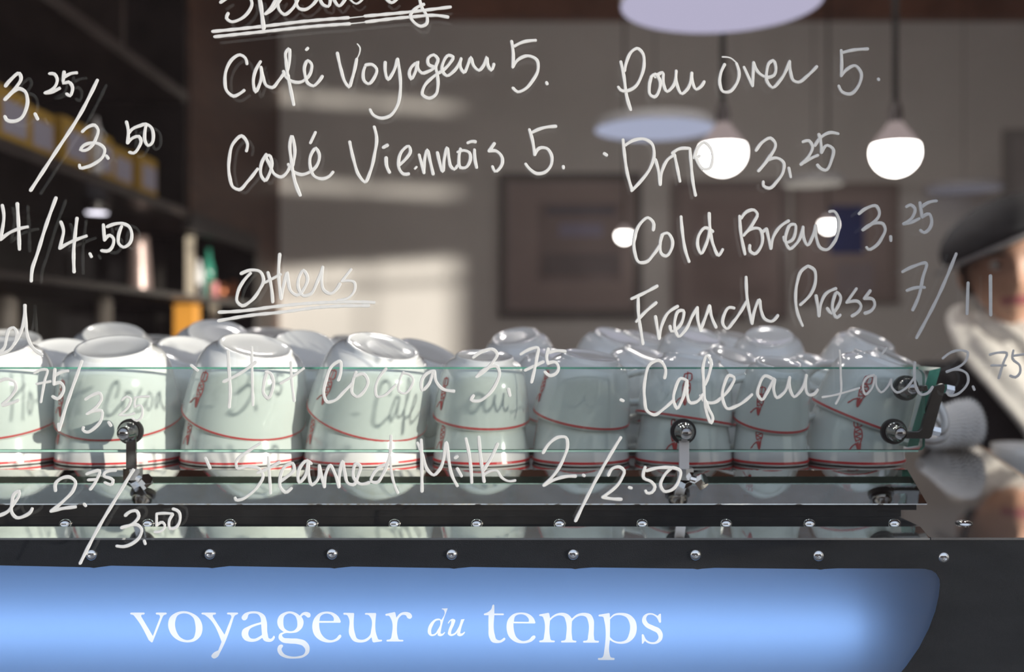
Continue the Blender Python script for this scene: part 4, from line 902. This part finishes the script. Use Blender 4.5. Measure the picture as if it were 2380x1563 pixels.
def hand(wr, fdir, palm, thumb_side, curl):
    """separate skinned hand rooted inside the wrist; returns mesh"""
    f = Vector(fdir).normalized(); n = Vector(palm); n = (n-f*n.dot(f)).normalized(); s = f.cross(n)*thumb_side
    nodes = [(Vector(wr)-f*.015, .021), (Vector(wr)+f*.018, (.026))]; ed = [(0, 1)]
    for j, (off, ln) in enumerate(((.029, .040), (.010, .045), (-.010, .042), (-.028, .034))):
        base = Vector(wr)+f*(.078-.004*abs(j-1))+s*off
        nodes.append((Vector(wr)+f*.045+s*off*.75, .0135)); a = len(nodes)-1; ed.append((1, a))
        nodes.append((base, .0098)); b = len(nodes)-1; ed.append((a, b)); p = base; ang = .25*curl; last = b
        for q, fr_ in enumerate((1.0, .65, .5)):
            ang += curl*.55; d = f*math.cos(ang)+n*math.sin(ang); p = p+d*ln*fr_
            nodes.append((p, .0086-.0009*q)); ed.append((last, len(nodes)-1)); last = len(nodes)-1
    t0 = Vector(wr)+f*.028+s*.026; nodes.append((t0, .012)); ed.append((1, len(nodes)-1)); l0 = len(nodes)-1
    t1 = t0+(f*.6+s*.7+n*.35).normalized()*.036; nodes.append((t1, .0105)); ed.append((l0, len(nodes)-1)); l1 = len(nodes)-1
    t2 = t1+(f*.6+s*.1+n*.75).normalized()*.030; nodes.append((t2, .0092)); ed.append((l1, len(nodes)-1))
    return skin_mesh(nodes, ed, 1)
CUPC = Vector((.705, 1.42, EYE-.232))
wrR = Vector((.665, 1.535, CUPC.z+.035)); wrL = Vector((.97, 1.60, EYE-.21))
arm((.825, 2.05, 1.363), (.735, 1.86, 1.12), wrR, 1, None, None)
arm((1.155, 2.05, 1.363), (1.16, 1.84, 1.11), wrL, -1, None, None)
for sx_ in (-1, 1):
    h = node((.885+sx_*.085, 1.82, .90), (.088, .088), pel); kn = node((.885+sx_*.10, 1.80, .50), (.058, .058), h); an = node((.885+sx_*.105, 1.83, .09), (.042, .042), kn)
    node((.885+sx_*.11, 1.74, .045), (.042, .038), an)
body = skin_mesh(N, E, 2)
hm1 = hand(wrR, (.05, -1, 0), (1, .0, 0), -1, .62)
hm2 = hand(wrL, (-.8, -.6, 0), (-.4, .6, 0), 1, .5)
# head: ellipsoid shaped by displacement
bm = bmesh.new(); bmesh.ops.create_uvsphere(bm, u_segments=64, v_segments=48, radius=1)
def g(x, y, x0, y0, sx, sy): return math.exp(-((x-x0)/sx)**2-((y-y0)/sy)**2)
for v in bm.verts:
    d = v.co.normalized(); x, y, z = d.x*.075, d.y*.094, d.z*.115
    if z < 0:
        t = min(1, -z/.115); x *= 1-.38*t**1.4; y = y*(1-.22*t) - .006*t
    if d.y < 0:
        y += .006*g(x, z, -.031, .004, .016, .012)+.006*g(x, z, .031, .004, .016, .012)       # eye sockets
        y -= .020*g(x, z, 0, -.034, .011, .014)+.011*g(x, z, 0, -.012, .008, .020)            # nose
        y -= .004*g(x, z, 0, .026, .04, .012)                                                    # brow
        y -= .006*g(x, z, 0, -.066, .022, .008)                                                  # lips
        y -= .009*g(x, z, 0, -.100, .022, .016)                                                  # chin
        y -= .004*g(x, z, -.042, -.028, .018, .02)+.004*g(x, z, .042, -.028, .018, .02)
    v.co = Vector((x, y, z))
for sx_ in (-1, 1):
    r = bmesh.ops.create_uvsphere(bm, u_segments=16, v_segments=12, radius=1)
    for v in r['verts']: v.co = Vector((sx_*.076+v.co.x*.008+sx_*.004*(v.co.y+.5), .010+v.co.y*.016, -.012+v.co.z*.031))
hmx = Matrix.Translation((HX, HY, HZ)) @ Euler((math.radians(3), math.radians(-4), math.radians(-15))).to_matrix().to_4x4()
for v in bm.verts: v.co = hmx @ v.co
for mm in (body, hm1, hm2): bm.from_mesh(mm)
me = bpy.data.meshes.new('person'); bm.to_mesh(me); bm.free()
tmp = bpy.data.objects.new('tmp', me); C.objects.link(tmp)
rm = tmp.modifiers.new('r', 'REMESH'); rm.mode = 'VOXEL'; rm.voxel_size = .0042; rm.use_smooth_shade = True
smn = tmp.modifiers.new('c', 'SMOOTH'); smn.iterations = 3; smn.factor = .5
dg = bpy.context.evaluated_depsgraph_get(); dg.update()
pm = bpy.data.meshes.new_from_object(tmp.evaluated_get(dg)); bpy.data.objects.remove(tmp)
pm.materials.clear()
for m_ in (skin, shirt, trous, lips): pm.materials.append(m_)
hinv = hmx.inverted()
for p in pm.polygons:
    c = p.center; p.use_smooth = True
    if c.z < .98: i = 2 if c.z > .07 else 1
    elif c.z < 1.450 and not (c.y < 1.66 and c.z > 1.0 and c.z < EYE-.10): i = 1
    else: i = 0
    if c.z > 1.450:
        q = hinv @ c
        if q.y < -.06 and abs(q.x) < .026 and abs(q.z+.066) < .0085: i = 3
    if 1.415 < c.z < 1.450 and c.y < 2.0 and abs(c.x-.975) < .035: i = 0
    p.material_index = i
person = tag(link('person', pm, None), 'person in a dark flat cap and black shirt behind the machine at the right edge', 'person')
eyem = mat('eye_white', (.75, .72, .70), .2, noise=.05); irm = mat('dark_iris', (.03, .018, .012), .15, noise=.1); hairm = mat('dark_hair', (.025, .017, .012), .6, noise=.4, nscale=200)
for sx_ in (-1, 1):
    bm = bmesh.new(); bmesh.ops.create_uvsphere(bm, u_segments=20, v_segments=14, radius=.0118)
    e = obj('eye', bm, eyem, person, smooth=True); e.location = hmx @ Vector((sx_*.031, -.0745, .003))
    bm = bmesh.new(); bmesh.ops.create_uvsphere(bm, u_segments=16, v_segments=10, radius=.0062)
    q = obj('iris', bm, irm, e, smooth=True); q.location = (0, -.0068, 0)
    bm = bmesh.new(); add_tube(bm, [hmx @ Vector((sx_*(.013+.010*i), -.0905+.0045*i*i*.35, .021+.003*math.sin(i*.9))) for i in range(5)], [.002, .003, .003, .0025, .0015], 8)
    obj('eyebrow', bm, hairm, person, smooth=True)
# hair at the sides and back
bm = bmesh.new(); bmesh.ops.create_uvsphere(bm, u_segments=40, v_segments=30, radius=1)
for v in list(bm.verts):
    if v.co.y < -.25 or v.co.z < -.5: bm.verts.remove(v)
for v in bm.verts:
    k2 = 1+.02*math.sin(v.co.x*40+v.co.z*25); v.co = hmx @ Vector((v.co.x*.083*k2, v.co.y*.102*k2+.004, v.co.z*.118+.006))
hr = obj('hair', bm, hairm, person, smooth=True); s_ = hr.modifiers.new('t', 'SOLIDIFY'); s_.thickness = .006
# flat cap
capm = mat('charcoal_felt', (.030, .032, .038), .9, noise=.3, nscale=60, bump=.4, bscale=400); capb = mat('grey_felt', (.34, .33, .35), .8, noise=.15, nscale=60)
cap = tag(empty('flat_cap', hmx @ Vector((0, 0, .06))), 'charcoal flat cap with a grey visor edge worn tilted', 'hat'); CL = tuple(cap.location)
cmx = hmx @ Matrix.Translation((.006, .000, .036)) @ Euler((math.radians(-7), math.radians(-21), 0)).to_matrix().to_4x4()
bm = bmesh.new(); bmesh.ops.create_uvsphere(bm, u_segments=48, v_segments=32, radius=1)
for v in bm.verts:
    d = v.co.copy(); r2_ = 1+.05*math.sin(4*math.atan2(d.y, d.x)+1)
    x, y, z = d.x*.118*r2_, d.y*.132*r2_-.012, d.z
    z = z*.070 if z > 0 else z*.030
    if d.y < -.2: z -= .010*min(1, (-d.y-.2)*1.4)
    v.co = cmx @ Vector((x, y, z+.024))
tp(obj('cap_crown', bm, capm, smooth=True), cap, CL)
bm = bmesh.new(); rows = []
for j in range(7):
    row = []
    for i in range(25):
        a = PI*(1.0+i/24.0); rr = .080+.010*j
        x = math.cos(a)*rr*1.02; y = math.sin(a)*(rr*1.10)-.004; z = .012-.003*j*.35*(-math.sin(a))-.006*(-math.sin(a))
        row.append(bm.verts.new(cmx @ Vector((x, y, z))))
    rows.append(row)
for a, b in zip(rows, rows[1:]):
    for i in range(24): bm.faces.new((a[i], a[i+1], b[i+1], b[i]))
vz = tp(obj('visor', bm, capb, smooth=True), cap, CL); s_ = vz.modifiers.new('t', 'SOLIDIFY'); s_.thickness = .006; vz['label'] = 'grey visor'
# pale apron straps/scarf across the shirt
scm = mat('pale_scarf', (.80, .77, .73), .9, noise=.15, nscale=60, bump=.3)
scf = tag(empty('scarf', (.93, 1.95, 1.40)), 'pale grey scarf hanging over the black shirt', 'scarf'); SCL = (.93, 1.95, 1.40)
def sash(path, wds, name):
    bm = bmesh.new(); rows = []
    pts = [Vector((p[0]+OX, p[1]+OY, p[2]+OZ)) for p in path]
    sm = []
    for i in range(len(pts)-1):
        p0, p1, p2, p3 = pts[max(i-1, 0)], pts[i], pts[i+1], pts[min(i+2, len(pts)-1)]
        for s in range(8):
            u = s/8; sm.append((.5*((2*p1)+(-p0+p2)*u+(2*p0-5*p1+4*p2-p3)*u*u+(-p0+3*p1-3*p2+p3)*u**3), wds[i]+(wds[i+1]-wds[i])*u))
    sm.append((pts[-1], wds[-1]))
    for i, (p, wd) in enumerate(sm):
        t = (sm[min(i+1, len(sm)-1)][0]-sm[max(i-1, 0)][0]).normalized(); n = Vector((0, -1, .25)).normalized(); s = t.cross(n).normalized(); n = s.cross(t)
        rows.append([bm.verts.new(p+s*wd*(j/6-.5)+n*(.006*math.sin(j*1.9+i*.12)+.010*(1-((j-3)/3)**2))) for j in range(7)])
    for a, b in zip(rows, rows[1:]):
        for j in range(6): bm.faces.new((a[j], a[j+1], b[j+1], b[j]))
    o = tp(obj(name, bm, scm, smooth=True), scf, SCL); m_ = o.modifiers.new('t', 'SOLIDIFY'); m_.thickness = .007
sash([(.835, 1.86, 1.43), (.80, 1.80, 1.452), (.785, 1.715, 1.415), (.815, 1.665, 1.345), (.86, 1.64, 1.26), (.90, 1.65, 1.15)], [.09, .10, .10, .085, .07, .07], 'scarf_end')
sash([(.93, 1.86, 1.43), (.95, 1.80, 1.445), (.965, 1.72, 1.40), (.965, 1.67, 1.33), (.955, 1.66, 1.2)], [.07, .08, .08, .08, .08], 'scarf_end')
sash([(.80, 1.83, 1.45), (.83, 1.735, 1.452), (.88, 1.69, 1.39), (.91, 1.655, 1.30), (.93, 1.655, 1.20)], [.06, .06, .06, .06, .06], 'scarf_end')
# the white cup held in the hand
bm = bmesh.new(); R0 = .043; H0 = .082
add_lathe(bm, [(0, 0), (.026, 0), (.030, .004), (.037, .03), (.0415, .06), (R0, H0), (R0-.0012, H0+.0008), (R0-.0026, H0), (.0385, .058), (.034, .03), (.026, .007), (0, .006)], 48)
hc = tag(obj('milk_cup', bm, M['cup'], smooth=True, loc=(CUPC.x, CUPC.y, CUPC.z)), 'plain white cup held by the person at the right edge', 'cup')
